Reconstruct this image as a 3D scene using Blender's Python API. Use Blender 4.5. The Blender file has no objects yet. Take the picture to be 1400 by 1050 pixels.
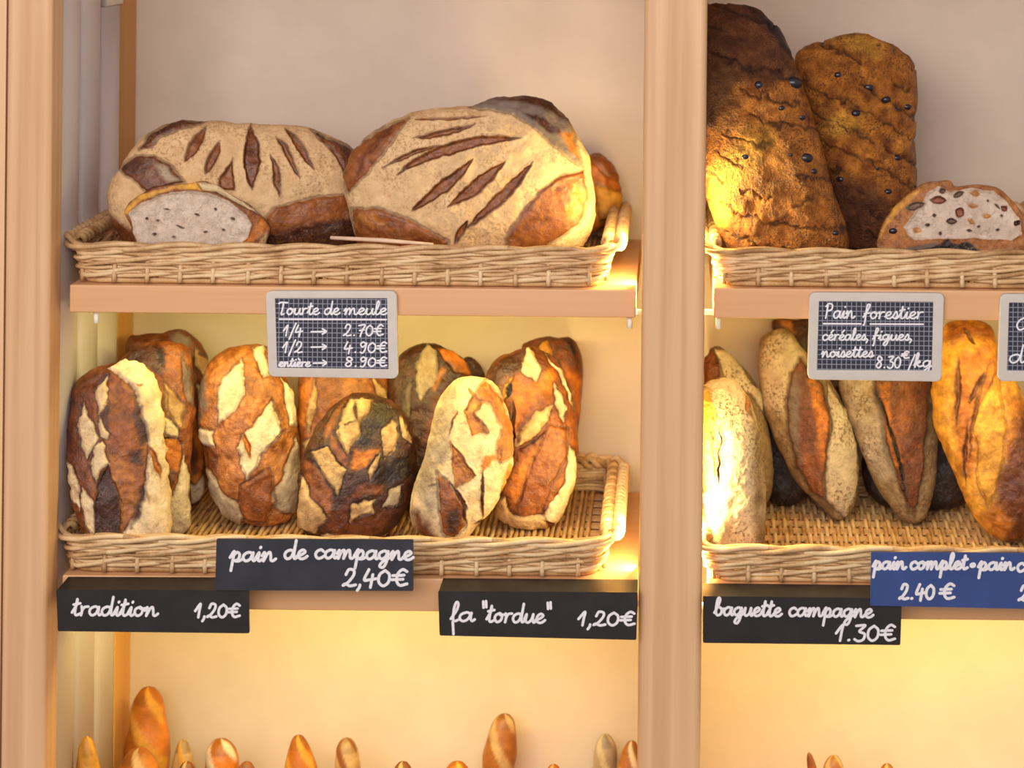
import bpy, math, random
import numpy as np
from mathutils import Matrix, Vector

# ------------------------------------------------------------------ camera, light, exposure
SC = bpy.context.scene
COL = SC.collection
D = 2.68                                   # camera to the front of the shelves, metres
EYE = 1.6
ROLL = math.radians(0.55)
VPX, VPY = 926.0, -133.0                   # where the lens axis meets the 1400x1050 frame
CAM = np.array([0.0, -D, EYE])

cam_data = bpy.data.cameras.new('camera')
cam = bpy.data.objects.new('camera', cam_data)
COL.objects.link(cam)
cam.matrix_world = Matrix.Translation(Vector(CAM)) @ Matrix.Rotation(math.pi / 2, 4, 'X') @ Matrix.Rotation(ROLL, 4, 'Z')
cam_data.sensor_width = 36
cam_data.lens = 36 * D * 1000 / 1400
cam_data.shift_x = -(VPX - 700) / 1400
cam_data.shift_y = (VPY - 525) / 1400
cam_data.dof.use_dof = True
cam_data.dof.focus_distance = D + 0.06
cam_data.dof.aperture_fstop = 3.0
SC.camera = cam

SC.view_settings.view_transform = 'Standard'
SC.view_settings.look = 'None'
SC.view_settings.gamma = 1
SC.view_settings.use_curve_mapping = False
SC.view_settings.exposure = 0.0

world = bpy.data.worlds.new('world')
SC.world = world
world.use_nodes = True
world.node_tree.nodes['Background'].inputs[0].default_value = (0.90, 0.87, 0.88, 1)
world.node_tree.nodes['Background'].inputs[1].default_value = 0.50


def area(name, loc, target, sx, sy, power, color):
    l = bpy.data.lights.new(name, 'AREA')
    l.shape = 'RECTANGLE'; l.size = sx; l.size_y = sy
    l.energy = power; l.color = color
    o = bpy.data.objects.new(name, l)
    COL.objects.link(o)
    o.location = loc
    o.rotation_euler = (Vector(target) - Vector(loc)).to_track_quat('-Z', 'Y').to_euler()
    return o


# shop ceiling light, in front of and above the rack
area('shop_ceiling_light', (-0.7, -3.1, 2.25), (-0.1, 0.1, 0.9), 2.6, 1.4, 82, (1.0, 0.94, 0.90))
# warm strip lights hidden just behind the centre post, one into each bay
LAMPS = [(1.13, 0.10), (0.75, 0.12)]       # centre height and half length of the short strips at each shelf
WARM = (1.0, 0.85, 0.32)
for z, h in LAMPS:
    for nm, x, tx, pw in (('strip_light_left_bay', -0.050, -0.85, 1.15), ('strip_light_right_bay', 0.0285, 0.85, 1.2 if z > 1 else 2.9)):
        area(nm, (x, 0.050, z), (0, 0, 0), 0.02, 2 * h, pw, WARM).rotation_euler = Vector((tx, 0.22, 0.0)).to_track_quat('-Z', 'Y').to_euler()
# warm strips under the front edge of the shelf boards
UNDER = [('under_shelf_light_low_left', -0.43, 0.615, 2.5), ('under_shelf_light_low_right', 0.43, 0.60, 2.7),
         ('under_shelf_light_up_left', -0.43, 1.022, 1.6), ('under_shelf_light_up_right', 0.43, 1.018, 1.05)]
for n, x, z, p in UNDER:
    area(n, (x, 0.05, z), (x, 0.36, z - 0.28), 0.6, 0.015, p, (1.0, 0.85, 0.24))

rng = np.random.RandomState(7)
random.seed(3)


# ------------------------------------------------------------------ helpers
def ray(px, py):
    u = np.asarray(px, float) - VPX
    w = -(np.asarray(py, float) - VPY)
    c, s = math.cos(ROLL), math.sin(ROLL)
    f = D * 1000
    return (u * c - w * s) / f, (u * s + w * c) / f


def W(px, py, y):
    rx, rz = ray(px, py)
    return np.stack([rx * (D + y), np.zeros_like(rx) + y, EYE + rz * (D + y)], -1)


def proj(P):
    X = P[..., 0]; Y = P[..., 1] + D; Z = P[..., 2] - EYE
    f = D * 1000
    x = X / Y * f; z = Z / Y * f
    c, s = math.cos(ROLL), math.sin(ROLL)
    return x * c + z * s + VPX, -(-x * s + z * c) + VPY


def lin(c):
    c = np.asarray(c, float) / 255.0
    return np.where(c <= 0.04045, c / 12.92, ((c + 0.055) / 1.055) ** 2.4)


def mesh_obj(name, V, F, mat, parent=None, loc=None, smooth=True, col=None):
    V = np.asarray(V, float)
    if loc is None:
        loc = (V.min(0) + V.max(0)) / 2
        if parent is None:
            loc[2] = V[:, 2].min()
    loc = np.asarray(loc, float)
    me = bpy.data.meshes.new(name)
    Fa = F if isinstance(F, np.ndarray) else None
    if Fa is not None and Fa.ndim == 2:
        me.vertices.add(len(V)); me.vertices.foreach_set('co', (V - loc).ravel().astype(np.float32))
        k = Fa.shape[1]
        me.loops.add(Fa.size); me.loops.foreach_set('vertex_index', Fa.ravel().astype(np.int32))
        me.polygons.add(len(Fa)); me.polygons.foreach_set('loop_start', np.arange(0, Fa.size, k, dtype=np.int32))
        me.polygons.foreach_set('loop_total', np.full(len(Fa), k, dtype=np.int32))
        me.update(calc_edges=True); me.validate()
    else:
        me.from_pydata((V - loc).tolist(), [], [list(map(int, f)) for f in F])
    me.polygons.foreach_set('use_smooth', [smooth] * len(me.polygons))
    if col is not None:
        a = me.attributes.new('Col', 'FLOAT_COLOR', 'POINT')
        a.data.foreach_set('color', col.astype(np.float32).ravel())
    if mat: me.materials.append(mat)
    o = bpy.data.objects.new(name, me)
    COL.objects.link(o)
    if parent is not None:
        o.parent = parent
        o.location = Vector(loc) - parent_world(parent)
    else:
        o.location = Vector(loc)
    return o


def parent_world(p):
    v = Vector((0, 0, 0))
    while p is not None:
        v = v + Vector(p.location); p = p.parent
    return v


def empty(name, loc):
    o = bpy.data.objects.new(name, None)
    o.empty_display_size = 0.02
    COL.objects.link(o); o.location = Vector([float(v) for v in loc])
    return o


def tag(o, label=None, cat=None, group=None, kind=None):
    if label: o['label'] = label
    if cat: o['category'] = cat
    if group: o['group'] = group
    if kind: o['kind'] = kind
    return o


class MB:
    """collects pieces into one mesh"""
    def __init__(s): s.V = []; s.F = []; s.n = 0
    def add(s, V, F):
        V = np.asarray(V, float)
        s.V.append(V); s.F += [[int(i) + s.n for i in f] for f in F]; s.n += len(V)
        return s
    def box(s, x0, x1, y0, y1, z0, z1):
        V = [(x, y, z) for x in (x0, x1) for y in (y0, y1) for z in (z0, z1)]
        return s.add(V, [(0, 1, 3, 2), (4, 6, 7, 5), (0, 4, 5, 1), (2, 3, 7, 6), (0, 2, 6, 4), (1, 5, 7, 3)])
    def tube(s, P, r, n=6, closed=False, flat=1.0):
        V, F = tube(P, r, n, closed)
        return s.add(V, F)
    def build(s, name, mat, parent=None, smooth=False, loc=None):
        return mesh_obj(name, np.concatenate(s.V), s.F, mat, parent, loc, smooth)


def bevel(o, w=0.002, seg=2):
    m = o.modifiers.new('bevel', 'BEVEL'); m.width = w; m.segments = seg; m.limit_method = 'ANGLE'
    m.angle_limit = math.radians(40)
    for p in o.data.polygons: p.use_smooth = True
    m2 = o.modifiers.new('wn', 'WEIGHTED_NORMAL'); m2.keep_sharp = False
    return o


def tube(P, r, n=6, closed=False):
    P = np.asarray(P, float); N = len(P)
    r = np.broadcast_to(np.asarray(r, float), (N,))
    if closed: T = np.roll(P, -1, 0) - np.roll(P, 1, 0)
    else: T = np.gradient(P, axis=0)
    T /= np.linalg.norm(T, axis=1, keepdims=True) + 1e-12
    up = np.tile(np.array([0, 0, 1.0]), (N, 1))
    bad = np.abs(T[:, 2]) > 0.9
    up[bad] = (0, 1, 0) if bad.all() or True else up[bad]
    A = np.cross(T, up); A /= np.linalg.norm(A, axis=1, keepdims=True) + 1e-12
    B = np.cross(A, T)
    a = np.arange(n) * 2 * math.pi / n
    V = P[:, None] + r[:, None, None] * (np.cos(a)[None, :, None] * A[:, None] + np.sin(a)[None, :, None] * B[:, None])
    V = V.reshape(-1, 3); F = []
    for i in range(N if closed else N - 1):
        j = (i + 1) % N
        for k in range(n):
            l = (k + 1) % n
            F.append((i * n + k, i * n + l, j * n + l, j * n + k))
    if not closed:
        F.append(tuple(range(n))[::-1]); F.append(tuple((N - 1) * n + k for k in range(n)))
    return V, F


def catmull(P, closed=False, step=6):
    P = np.asarray(P, float); N = len(P)
    if N < 3 and not closed:
        t = np.linspace(0, 1, step + 1)[:, None]
        return P[0] * (1 - t) + P[1] * t
    out = []
    rngi = range(N) if closed else range(N - 1)
    for i in rngi:
        if closed: p0, p1, p2, p3 = P[(i - 1) % N], P[i], P[(i + 1) % N], P[(i + 2) % N]
        else:
            p1, p2 = P[i], P[i + 1]
            p0 = P[i - 1] if i > 0 else 2 * p1 - p2
            p3 = P[i + 2] if i + 2 < N else 2 * p2 - p1
        for k in range(step):
            t = k / step
            out.append(0.5 * ((2 * p1) + (-p0 + p2) * t + (2 * p0 - 5 * p1 + 4 * p2 - p3) * t * t + (-p0 + 3 * p1 - 3 * p2 + p3) * t ** 3))
    if not closed: out.append(P[-1])
    return np.array(out)


_perm = np.random.RandomState(1).rand(64, 64, 64)
def noise3(p):
    p = np.asarray(p, float)
    i = np.floor(p).astype(int); f = p - i; f = f * f * (3 - 2 * f)
    def h(a, b, c): return _perm[(i[..., 0] + a) & 63, (i[..., 1] + b) & 63, (i[..., 2] + c) & 63]
    fx, fy, fz = f[..., 0], f[..., 1], f[..., 2]
    x00 = h(0, 0, 0) * (1 - fx) + h(1, 0, 0) * fx; x10 = h(0, 1, 0) * (1 - fx) + h(1, 1, 0) * fx
    x01 = h(0, 0, 1) * (1 - fx) + h(1, 0, 1) * fx; x11 = h(0, 1, 1) * (1 - fx) + h(1, 1, 1) * fx
    return ((x00 * (1 - fy) + x10 * fy) * (1 - fz) + (x01 * (1 - fy) + x11 * fy) * fz) * 2 - 1
def fbm(p, o=3):
    s = 0; a = 1; t = 0
    for k in range(o):
        s = s + a * noise3(p * 2 ** k + 17.3 * k); t += a; a *= 0.5
    return s / t


# ------------------------------------------------------------------ materials
def new_mat(name):
    m = bpy.data.materials.new(name); m.use_nodes = True
    nt = m.node_tree; b = nt.nodes['Principled BSDF']
    return m, nt, b


def N(nt, t, **kw):
    n = nt.nodes.new(t)
    for k, v in kw.items(): setattr(n, k, v)
    return n


def L(c): return (*lin(c), 1)


def noise_node(nt, scale, detail=4, vec=None, rough=0.5):
    n = N(nt, 'ShaderNodeTexNoise'); n.inputs['Scale'].default_value = scale
    n.inputs['Detail'].default_value = detail; n.inputs['Roughness'].default_value = rough
    if vec is not None: nt.links.new(vec, n.inputs['Vector'])
    return n


def ramp(nt, fac, stops):
    r = N(nt, 'ShaderNodeValToRGB')
    el = r.color_ramp.elements
    while len(el) < len(stops): el.new(0.5)
    for e, (p, c) in zip(el, stops):
        e.position = p; e.color = c
    nt.links.new(fac, r.inputs[0])
    return r


def wood(name, c1, c2, axis, scale=1.0, rough=0.45):
    m, nt, b = new_mat(name)
    tc = N(nt, 'ShaderNodeTexCoord'); mp = N(nt, 'ShaderNodeMapping')
    s = [60 * scale] * 3; s[axis] = 1.6 * scale
    mp.inputs['Scale'].default_value = s
    nt.links.new(tc.outputs['Object'], mp.inputs['Vector'])
    n1 = noise_node(nt, 1.0, 5, mp.outputs[0]); n1.inputs['Distortion'].default_value = 0.6
    mp2 = N(nt, 'ShaderNodeMapping'); s2 = [14 * scale] * 3; s2[axis] = 0.7 * scale
    mp2.inputs['Scale'].default_value = s2
    nt.links.new(tc.outputs['Object'], mp2.inputs['Vector'])
    n2 = noise_node(nt, 1.0, 3, mp2.outputs[0])
    ad = N(nt, 'ShaderNodeMath', operation='ADD'); mu = N(nt, 'ShaderNodeMath', operation='MULTIPLY')
    nt.links.new(n1.outputs[0], mu.inputs[0]); mu.inputs[1].default_value = 0.45
    nt.links.new(mu.outputs[0], ad.inputs[0])
    mu2 = N(nt, 'ShaderNodeMath', operation='MULTIPLY'); mu2.inputs[1].default_value = 0.55
    nt.links.new(n2.outputs[0], mu2.inputs[0]); nt.links.new(mu2.outputs[0], ad.inputs[1])
    r = ramp(nt, ad.outputs[0], [(0.32, L(c1)), (0.66, L(c2))])
    nt.links.new(r.outputs[0], b.inputs['Base Color'])
    b.inputs['Roughness'].default_value = rough
    bp = N(nt, 'ShaderNodeBump'); bp.inputs['Strength'].default_value = 0.08; bp.inputs['Distance'].default_value = 0.002
    nt.links.new(n1.outputs[0], bp.inputs['Height']); nt.links.new(bp.outputs[0], b.inputs['Normal'])
    return m


def plain(name, c, rough=0.5, metal=0.0, nscale=30, var=0.06, bump=0.0, emis=None, coat=0):
    m, nt, b = new_mat(name)
    tc = N(nt, 'ShaderNodeTexCoord')
    n = noise_node(nt, nscale, 4, tc.outputs['Object'])
    c = np.asarray(c, float)
    r = ramp(nt, n.outputs[0], [(0.3, L(c * (1 - var))), (0.7, L(np.minimum(255, c * (1 + var))))])
    nt.links.new(r.outputs[0], b.inputs['Base Color'])
    b.inputs['Roughness'].default_value = rough; b.inputs['Metallic'].default_value = metal
    if bump:
        bp = N(nt, 'ShaderNodeBump'); bp.inputs['Strength'].default_value = bump; bp.inputs['Distance'].default_value = 0.002
        nt.links.new(n.outputs[0], bp.inputs['Height']); nt.links.new(bp.outputs[0], b.inputs['Normal'])
    if emis:
        b.inputs['Emission Color'].default_value = (*emis[0], 1); b.inputs['Emission Strength'].default_value = emis[1]
    return m


def wicker(name, c1, c2, c3):
    m, nt, b = new_mat(name)
    tc = N(nt, 'ShaderNodeTexCoord'); oi = N(nt, 'ShaderNodeObjectInfo')
    n = noise_node(nt, 34, 4, tc.outputs['Object'])
    n2 = noise_node(nt, 300, 2, tc.outputs['Object'])
    a = N(nt, 'ShaderNodeMath', operation='MULTIPLY_ADD'); a.inputs[1].default_value = 0.55
    s = N(nt, 'ShaderNodeMath', operation='MULTIPLY_ADD'); s.inputs[1].default_value = 0.28; s.inputs[2].default_value = 0.02
    nt.links.new(oi.outputs['Random'], s.inputs[0]); nt.links.new(n.outputs[0], a.inputs[0]); nt.links.new(s.outputs[0], a.inputs[2])
    a2 = N(nt, 'ShaderNodeMath', operation='MULTIPLY_ADD'); a2.inputs[1].default_value = 0.2
    nt.links.new(n2.outputs[0], a2.inputs[0]); nt.links.new(a.outputs[0], a2.inputs[2])
    r = ramp(nt, a2.outputs[0], [(0.34, L(c1)), (0.55, L(c2)), (0.78, L(c3))])
    nt.links.new(r.outputs[0], b.inputs['Base Color'])
    b.inputs['Roughness'].default_value = 0.5
    bp = N(nt, 'ShaderNodeBump'); bp.inputs['Strength'].default_value = 0.25; bp.inputs['Distance'].default_value = 0.001
    nt.links.new(n2.outputs[0], bp.inputs['Height']); nt.links.new(bp.outputs[0], b.inputs['Normal'])
    return m


def bread_mat(name, speck=0.35, sscale=260, speck_col=(150, 105, 55), bump=0.35, bscale=160, mott=0.22):
    """Col = crust or flour colour of the loaf, alpha = how floury (dull) it is"""
    m, nt, b = new_mat(name)
    tc = N(nt, 'ShaderNodeTexCoord')
    at = N(nt, 'ShaderNodeAttribute'); at.attribute_name = 'Col'
    n1 = noise_node(nt, 45, 5, tc.outputs['Object'])
    r1 = ramp(nt, n1.outputs[0], [(0.3, (1 - mott * 1.6, 1 - mott * 1.8, 1 - mott * 2.0, 1)), (0.68, (1 + mott * .45, 1 + mott * .4, 1 + mott * .3, 1))])
    mx = N(nt, 'ShaderNodeMix', data_type='RGBA', blend_type='MULTIPLY'); mx.inputs[0].default_value = 1.0
    nt.links.new(at.outputs['Color'], mx.inputs[6]); nt.links.new(r1.outputs[0], mx.inputs[7])
    n2 = noise_node(nt, sscale, 3, tc.outputs['Object'], 0.6)
    n3 = noise_node(nt, 18, 2, tc.outputs['Object'])
    r2 = ramp(nt, n2.outputs[0], [(0.50, (0, 0, 0, 1)), (0.62, (1, 1, 1, 1))])
    r3 = ramp(nt, n3.outputs[0], [(0.40, (0.15, 0.15, 0.15, 1)), (0.60, (1, 1, 1, 1))])
    m1 = N(nt, 'ShaderNodeMath', operation='MULTIPLY'); nt.links.new(r2.outputs[0], m1.inputs[0]); nt.links.new(r3.outputs[0], m1.inputs[1])
    m2 = N(nt, 'ShaderNodeMath', operation='MULTIPLY'); nt.links.new(m1.outputs[0], m2.inputs[0]); m2.inputs[1].default_value = speck
    mx2 = N(nt, 'ShaderNodeMix', data_type='RGBA'); nt.links.new(m2.outputs[0], mx2.inputs[0])
    nt.links.new(mx.outputs[2], mx2.inputs[6]); mx2.inputs[7].default_value = L(speck_col)
    nt.links.new(mx2.outputs[2], b.inputs['Base Color'])
    rr = N(nt, 'ShaderNodeMapRange'); nt.links.new(at.outputs['Alpha'], rr.inputs[0])
    rr.inputs[3].default_value = 0.36; rr.inputs[4].default_value = 0.9
    nt.links.new(rr.outputs[0], b.inputs['Roughness'])
    nb = noise_node(nt, bscale, 4, tc.outputs['Object'], 0.6)
    bp = N(nt, 'ShaderNodeBump'); bp.inputs['Strength'].default_value = bump; bp.inputs['Distance'].default_value = 0.003 if bump < 0.95 else 0.006
    nw = noise_node(nt, 55, 5, tc.outputs['Object'], 0.7); nw.inputs['Distortion'].default_value = 1.2
    bp2 = N(nt, 'ShaderNodeBump'); bp2.inputs['Strength'].default_value = min(1, bump * 1.1); bp2.inputs['Distance'].default_value = 0.004
    nt.links.new(nw.outputs[0], bp2.inputs['Height']); nt.links.new(bp2.outputs[0], bp.inputs['Normal'])
    nt.links.new(nb.outputs[0], bp.inputs['Height']); nt.links.new(bp.outputs[0], b.inputs['Normal'])
    return m


M = {}
M['post'] = wood('beech_post', (202, 153, 108), (234, 191, 148), 2, 1.0, 0.4)
M['board'] = wood('beech_board', (214, 158, 108), (232, 182, 136), 0, 0.8, 0.45)
M['batten'] = wood('orange_wood', (206, 146, 70), (224, 168, 96), 2, 1.0, 0.5)
M['wall'] = plain('cream_plaster', (217, 198, 181), 0.75, 0, 9, 0.03, 0.05)
M['floor'] = plain('floor_tile', (150, 130, 110), 0.6)
M['flute'] = plain('lilac_white_plastic', (214, 206, 208), 0.35, 0, 8, 0.02)
M['metal'] = plain('bright_metal', (235, 230, 215), 0.3, 0.6)
M['peg'] = plain('lit_peg_white', (246, 242, 226), 0.4)  # metal pegs whitened to look lit; the brightness is in the colour
M['tube'] = plain('lit_tube', (255, 230, 170), 0.4, 0, 10, 0.01, 0, ((1.0, 0.80, 0.34), 6))
M['wicker'] = wicker('willow', (158, 112, 66), (214, 172, 122), (238, 208, 162))
M['wicker_dark'] = wicker('willow_floor', (150, 104, 58), (204, 160, 104), (232, 200, 150))
M['splint'] = plain('flat_splint', (208, 166, 122), 0.55, 0, 60, 0.1)
M['slate'] = plain('black_slate', (34, 32, 33), 0.42, 0, 25, 0.18)
M['slate2'] = plain('blue_black_slate', (44, 46, 56), 0.45, 0, 25, 0.15)
M['blue'] = plain('blue_board', (52, 74, 132), 0.4, 0, 20, 0.06)
M['chalk'] = plain('white_chalk', (236, 232, 236), 0.8, 0, 200, 0.03)
M['frame'] = plain('grey_frame', (208, 198, 188), 0.5, 0, 40, 0.02)
M['stick'] = plain('pale_stick', (226, 190, 160), 0.5, 0, 60, 0.05)
M['raisin'] = plain('dark_berry', (38, 30, 38), 0.25, 0, 200, 0.2)


def grid_mat():
    m, nt, b = new_mat('gridded_slate')
    tc = N(nt, 'ShaderNodeTexCoord'); sp = N(nt, 'ShaderNodeSeparateXYZ')
    nt.links.new(tc.outputs['Object'], sp.inputs[0])
    outs = []
    for k in (0, 2):
        d = N(nt, 'ShaderNodeMath', operation='DIVIDE'); d.inputs[1].default_value = 0.0066
        nt.links.new(sp.outputs[k], d.inputs[0])
        f = N(nt, 'ShaderNodeMath', operation='FRACT'); nt.links.new(d.outputs[0], f.inputs[0])
        l = N(nt, 'ShaderNodeMath', operation='LESS_THAN'); l.inputs[1].default_value = 0.17
        nt.links.new(f.outputs[0], l.inputs[0]); outs.append(l.outputs[0])
    mxm = N(nt, 'ShaderNodeMath', operation='MAXIMUM'); nt.links.new(outs[0], mxm.inputs[0]); nt.links.new(outs[1], mxm.inputs[1])
    mx = N(nt, 'ShaderNodeMix', data_type='RGBA'); nt.links.new(mxm.outputs[0], mx.inputs[0])
    mx.inputs[6].default_value = L((38, 38, 54)); mx.inputs[7].default_value = L((138, 138, 154))
    nt.links.new(mx.outputs[2], b.inputs['Base Color']); b.inputs['Roughness'].default_value = 0.5
    return m
M['grid'] = grid_mat()

M['b_flour'] = bread_mat('floury_crust', 0.55, 260, (140, 92, 46), 0.35, 220, 0.08)
M['b_camp'] = bread_mat('country_crust', 0.3, 300, (110, 66, 32), 0.6, 160, 0.22)
M['b_seed'] = bread_mat('seeded_crust', 0.8, 330, (84, 42, 20), 1.0, 330, 0.3)
M['b_rye'] = bread_mat('floury_rye_crust', 0.85, 240, (112, 78, 44), 0.8, 240, 0.14)
M['b_bag'] = bread_mat('baguette_crust', 0.15, 300, (160, 90, 36), 0.3, 90, 0.18)
M['b_crumb'] = bread_mat('crumb', 0.5, 200, (170, 138, 112), 0.9, 170, 0.10)

# ------------------------------------------------------------------ the setting
WALL_Y = 0.405
TOP = True
fl = MB().box(-3, 3, -3.2, 0.6, -0.05, 0).build('floor', M['floor']); tag(fl, 'bakery floor in front of the bread rack', kind='structure')
wb = MB().box(-3, 3, WALL_Y, WALL_Y + 0.1, 0, 2.7).build('wall_back', M['wall']); tag(wb, 'cream plaster wall behind the bread shelves', kind='structure')


def xz(px, py, y):
    p = W(px, py, y); return float(p[0]), float(p[2])


def post(pxl, pxr, label, name='wooden_post'):
    x0 = xz(pxl, 525, -0.035)[0]; x1 = xz(pxr, 525, -0.035)[0]
    o = MB().box(x0, x1, -0.035, 0.022, 0.0, 2.5).build(name, M['post'])
    bevel(o, 0.009, 4); tag(o, label, 'post', 'wooden posts of the bread rack')
    return o, x0, x1


post(4, 66, 'beech wood post at the left edge, beside the fluted white panel')
post(876, 962.5, 'beech wood post in the middle, between the two bays')
post(1745, 1832, 'beech wood post at the far right end of the rack')
# board of the neighbouring bay at far left
o = MB().box(-1.02, -0.9055, -0.03, WALL_Y, 0.0, 2.5).build('side_board', M['post'])
tag(o, 'golden wooden side board left of the leftmost post', 'board')

XL = xz(73, 500, 0.02)[0]                 # inner face of the left side
# fluted white side panel: three rounded ribs
fp = empty('fluted_panel', (XL, 0.16, 0.0))
tag(fp, 'lilac-white fluted plastic panel lining the left side of the left bay', 'panel')
def rib(y0, y1, z0, z1, name='rib'):
    n = 14; prof = []
    for i in range(n + 1):
        t = i / n
        y = y0 + (y1 - y0) * t
        b = 0.013 * (math.sin(math.pi * t) ** 0.45 if 0 < t < 1 else 0)
        prof.append((XL - 0.002 + b, y))
    V = [(x, y, z) for z in (z0, z1) for x, y in prof] + [(XL - 0.012, y0, z0), (XL - 0.012, y1, z0), (XL - 0.012, y0, z1), (XL - 0.012, y1, z1)]
    m = n + 1; F = [(i, m + i, m + i + 1, i + 1) for i in range(n)]
    a, b_, c, d = 2 * m, 2 * m + 1, 2 * m + 2, 2 * m + 3
    F += [tuple(range(m)) + (b_, a), tuple(range(2 * m - 1, m - 1, -1)) + (c, d), (a, c, m, 0), (b_, m - 1, 2 * m - 1, d), (a, b_, d, c)]
    r = mesh_obj(name, V, F, M['flute'], fp)
    return r
ztop3 = xz(150, 8, 0.27)[1]
edges = [0.02, 0.118, 0.216, 0.318]
for i in range(3):
    rib(edges[i], edges[i + 1], 0.0, 2.5 if i < 2 else ztop3)
# wooden batten in the corner
o = MB().box(XL - 0.03, XL + 0.004, 0.320, WALL_Y, 0, 2.5).build('corner_batten', M['batten'])
bevel(o, 0.002); tag(o, 'orange wooden batten in the back left corner beside the fluted panel', 'batten')
o = MB().box(XL - 0.012, XL + 0.006, 0.236, 0.322, ztop3 + 0.001, ztop3 + 0.012).build('panel_clip', M['metal'], fp)
# partition behind the middle post
o = MB().box(-0.026, 0.004, 0.06, WALL_Y, 0, 2.5).build('partition_board', M['batten'])
tag(o, 'wooden partition board behind the middle post', 'board')
# lit tubes hidden behind the post
for x, side in ((-0.034, 'left'), (0.014, 'right')):
    for (zc_, h), lv in zip(LAMPS, ('upper', 'lower')):
        t = empty('strip_lamp', (x, 0.038, zc_ - h)); tag(t, 'short warm strip lamp behind the middle post, lighting the %s shelf of the %s bay' % (lv, side), 'lamp', 'strip lamps behind the middle post')
        V, F = tube([(x, 0.038, zc_ - h + 0.01), (x, 0.038, zc_ + h - 0.01)], 0.006, 10); mesh_obj('glass_tube', V, F, M['tube'], t)
        for z0, z1 in ((zc_ - h, zc_ - h + 0.012), (zc_ + h - 0.012, zc_ + h)):
            MB().box(x - 0.008, x + 0.008, 0.026, 0.048, z0, z1).build('end_cap', M['metal'], t)

# shelf boards ------------------------------------------------------
def shelf(pxl, pxr, pytop, pybot, pxc, label):
    z1 = xz(pxc, pytop, 0)[1]; z0 = xz(pxc, pybot, 0)[1]
    x0 = xz(pxl, pytop, 0)[0]; x1 = xz(pxr, pytop, 0)[0]
    e = empty('shelf', ((x0 + x1) / 2, 0.2, z0)); tag(e, label, 'shelf', 'wooden bread shelves')
    b = MB().box(x0, x1, 0.0, WALL_Y - 0.001, z0, z1).build('shelf_board', M['board'], e); bevel(b, 0.002)
    return e, x0, x1, z0, z1

S = {}
S['ul'] = shelf(95, 869, 393, 431, 480, 'upper wooden shelf of the left bay, holding the big floury loaves')
S['ll'] = shelf(85, 872, 790, 835, 450, 'lower wooden shelf of the left bay, with the row of criss-cross scored loaves')
S['ur'] = shelf(976, 1738, 396, 437, 1180, 'upper wooden shelf of the right bay, holding the tall fruit breads')
S['lr'] = shelf(968, 1738, 803, 848, 1310, 'lower wooden shelf of the right bay, with the floury pointed loaves')
tb = MB().box(XL + 0.02, 0.81, 0.0, WALL_Y - 0.001, 1.62, 1.66).build('shade_board', M['board']); tag(tb, 'unseen wooden top board, added above both bays to shade the wall', 'board')  # out of view, added to shade the upper wall
for key, px in (('ul', 861), ('ul', 131), ('ur', 982)):
    e, x0, x1, z0, z1 = S[key]
    x = xz(px, 440, 0.012)[0]
    V, F = tube([(x, 0.014, z0 - 0.017), (x, 0.014, z0 - 0.008), (x, 0.014, z0)], 0.0036, 10)
    mesh_obj('shelf_peg', V, F, M['peg'], e)
for key in ('ul', 'll', 'ur', 'lr'):      # rear pegs carry the boards on the sides
    e, x0, x1, z0, z1 = S[key]
    sx = [(x0 - 0.012, x0 + 0.01), (x1 - 0.01, x1 + 0.008)]
    for a, b_ in sx:
        MB().box(a, b_, 0.05, 0.06, z0 - 0.006, z0).build('support_pin', M['metal'], e)

bs = MB().box(XL, 0.9, 0.0, WALL_Y - 0.001, 0.03, 0.06).build('bottom_board', M['board']); tag(bs, 'low wooden board under the standing baguettes', 'board')


# ------------------------------------------------------------------ wicker trays
def rrect(x0, x1, y0, y1, r, step=0.006):
    P = []
    segs = [((x0 + r, y0), (x1 - r, y0)), ((x1, y0 + r), (x1, y1 - r)), ((x1 - r, y1), (x0 + r, y1)), ((x0, y1 - r), (x0, y0 + r))]
    cs = [((x1 - r, y0 + r), -90), ((x1 - r, y1 - r), 0), ((x0 + r, y1 - r), 90), ((x0 + r, y0 + r), 180)]
    for (a, b_), (c, a0) in zip(segs, cs):
        n = max(2, int(math.dist(a, b_) / step))
        for i in range(n): P.append((a[0] + (b_[0] - a[0]) * i / n, a[1] + (b_[1] - a[1]) * i / n))
        for i in range(4):
            t = math.radians(a0 + 90 * i / 4); P.append((c[0] + r * math.cos(t), c[1] + r * math.sin(t)))
    P = np.array(P)
    T = np.roll(P, -1, 0) - np.roll(P, 1, 0); T /= np.linalg.norm(T, axis=1, keepdims=True)
    Nn = np.stack([T[:, 1], -T[:, 0]], 1)           # outward
    s = np.concatenate([[0], np.cumsum(np.linalg.norm(np.diff(P, axis=0), axis=1))])
    tot = s[-1] + np.linalg.norm(P[0] - P[-1])
    return P, Nn, s, tot


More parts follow.
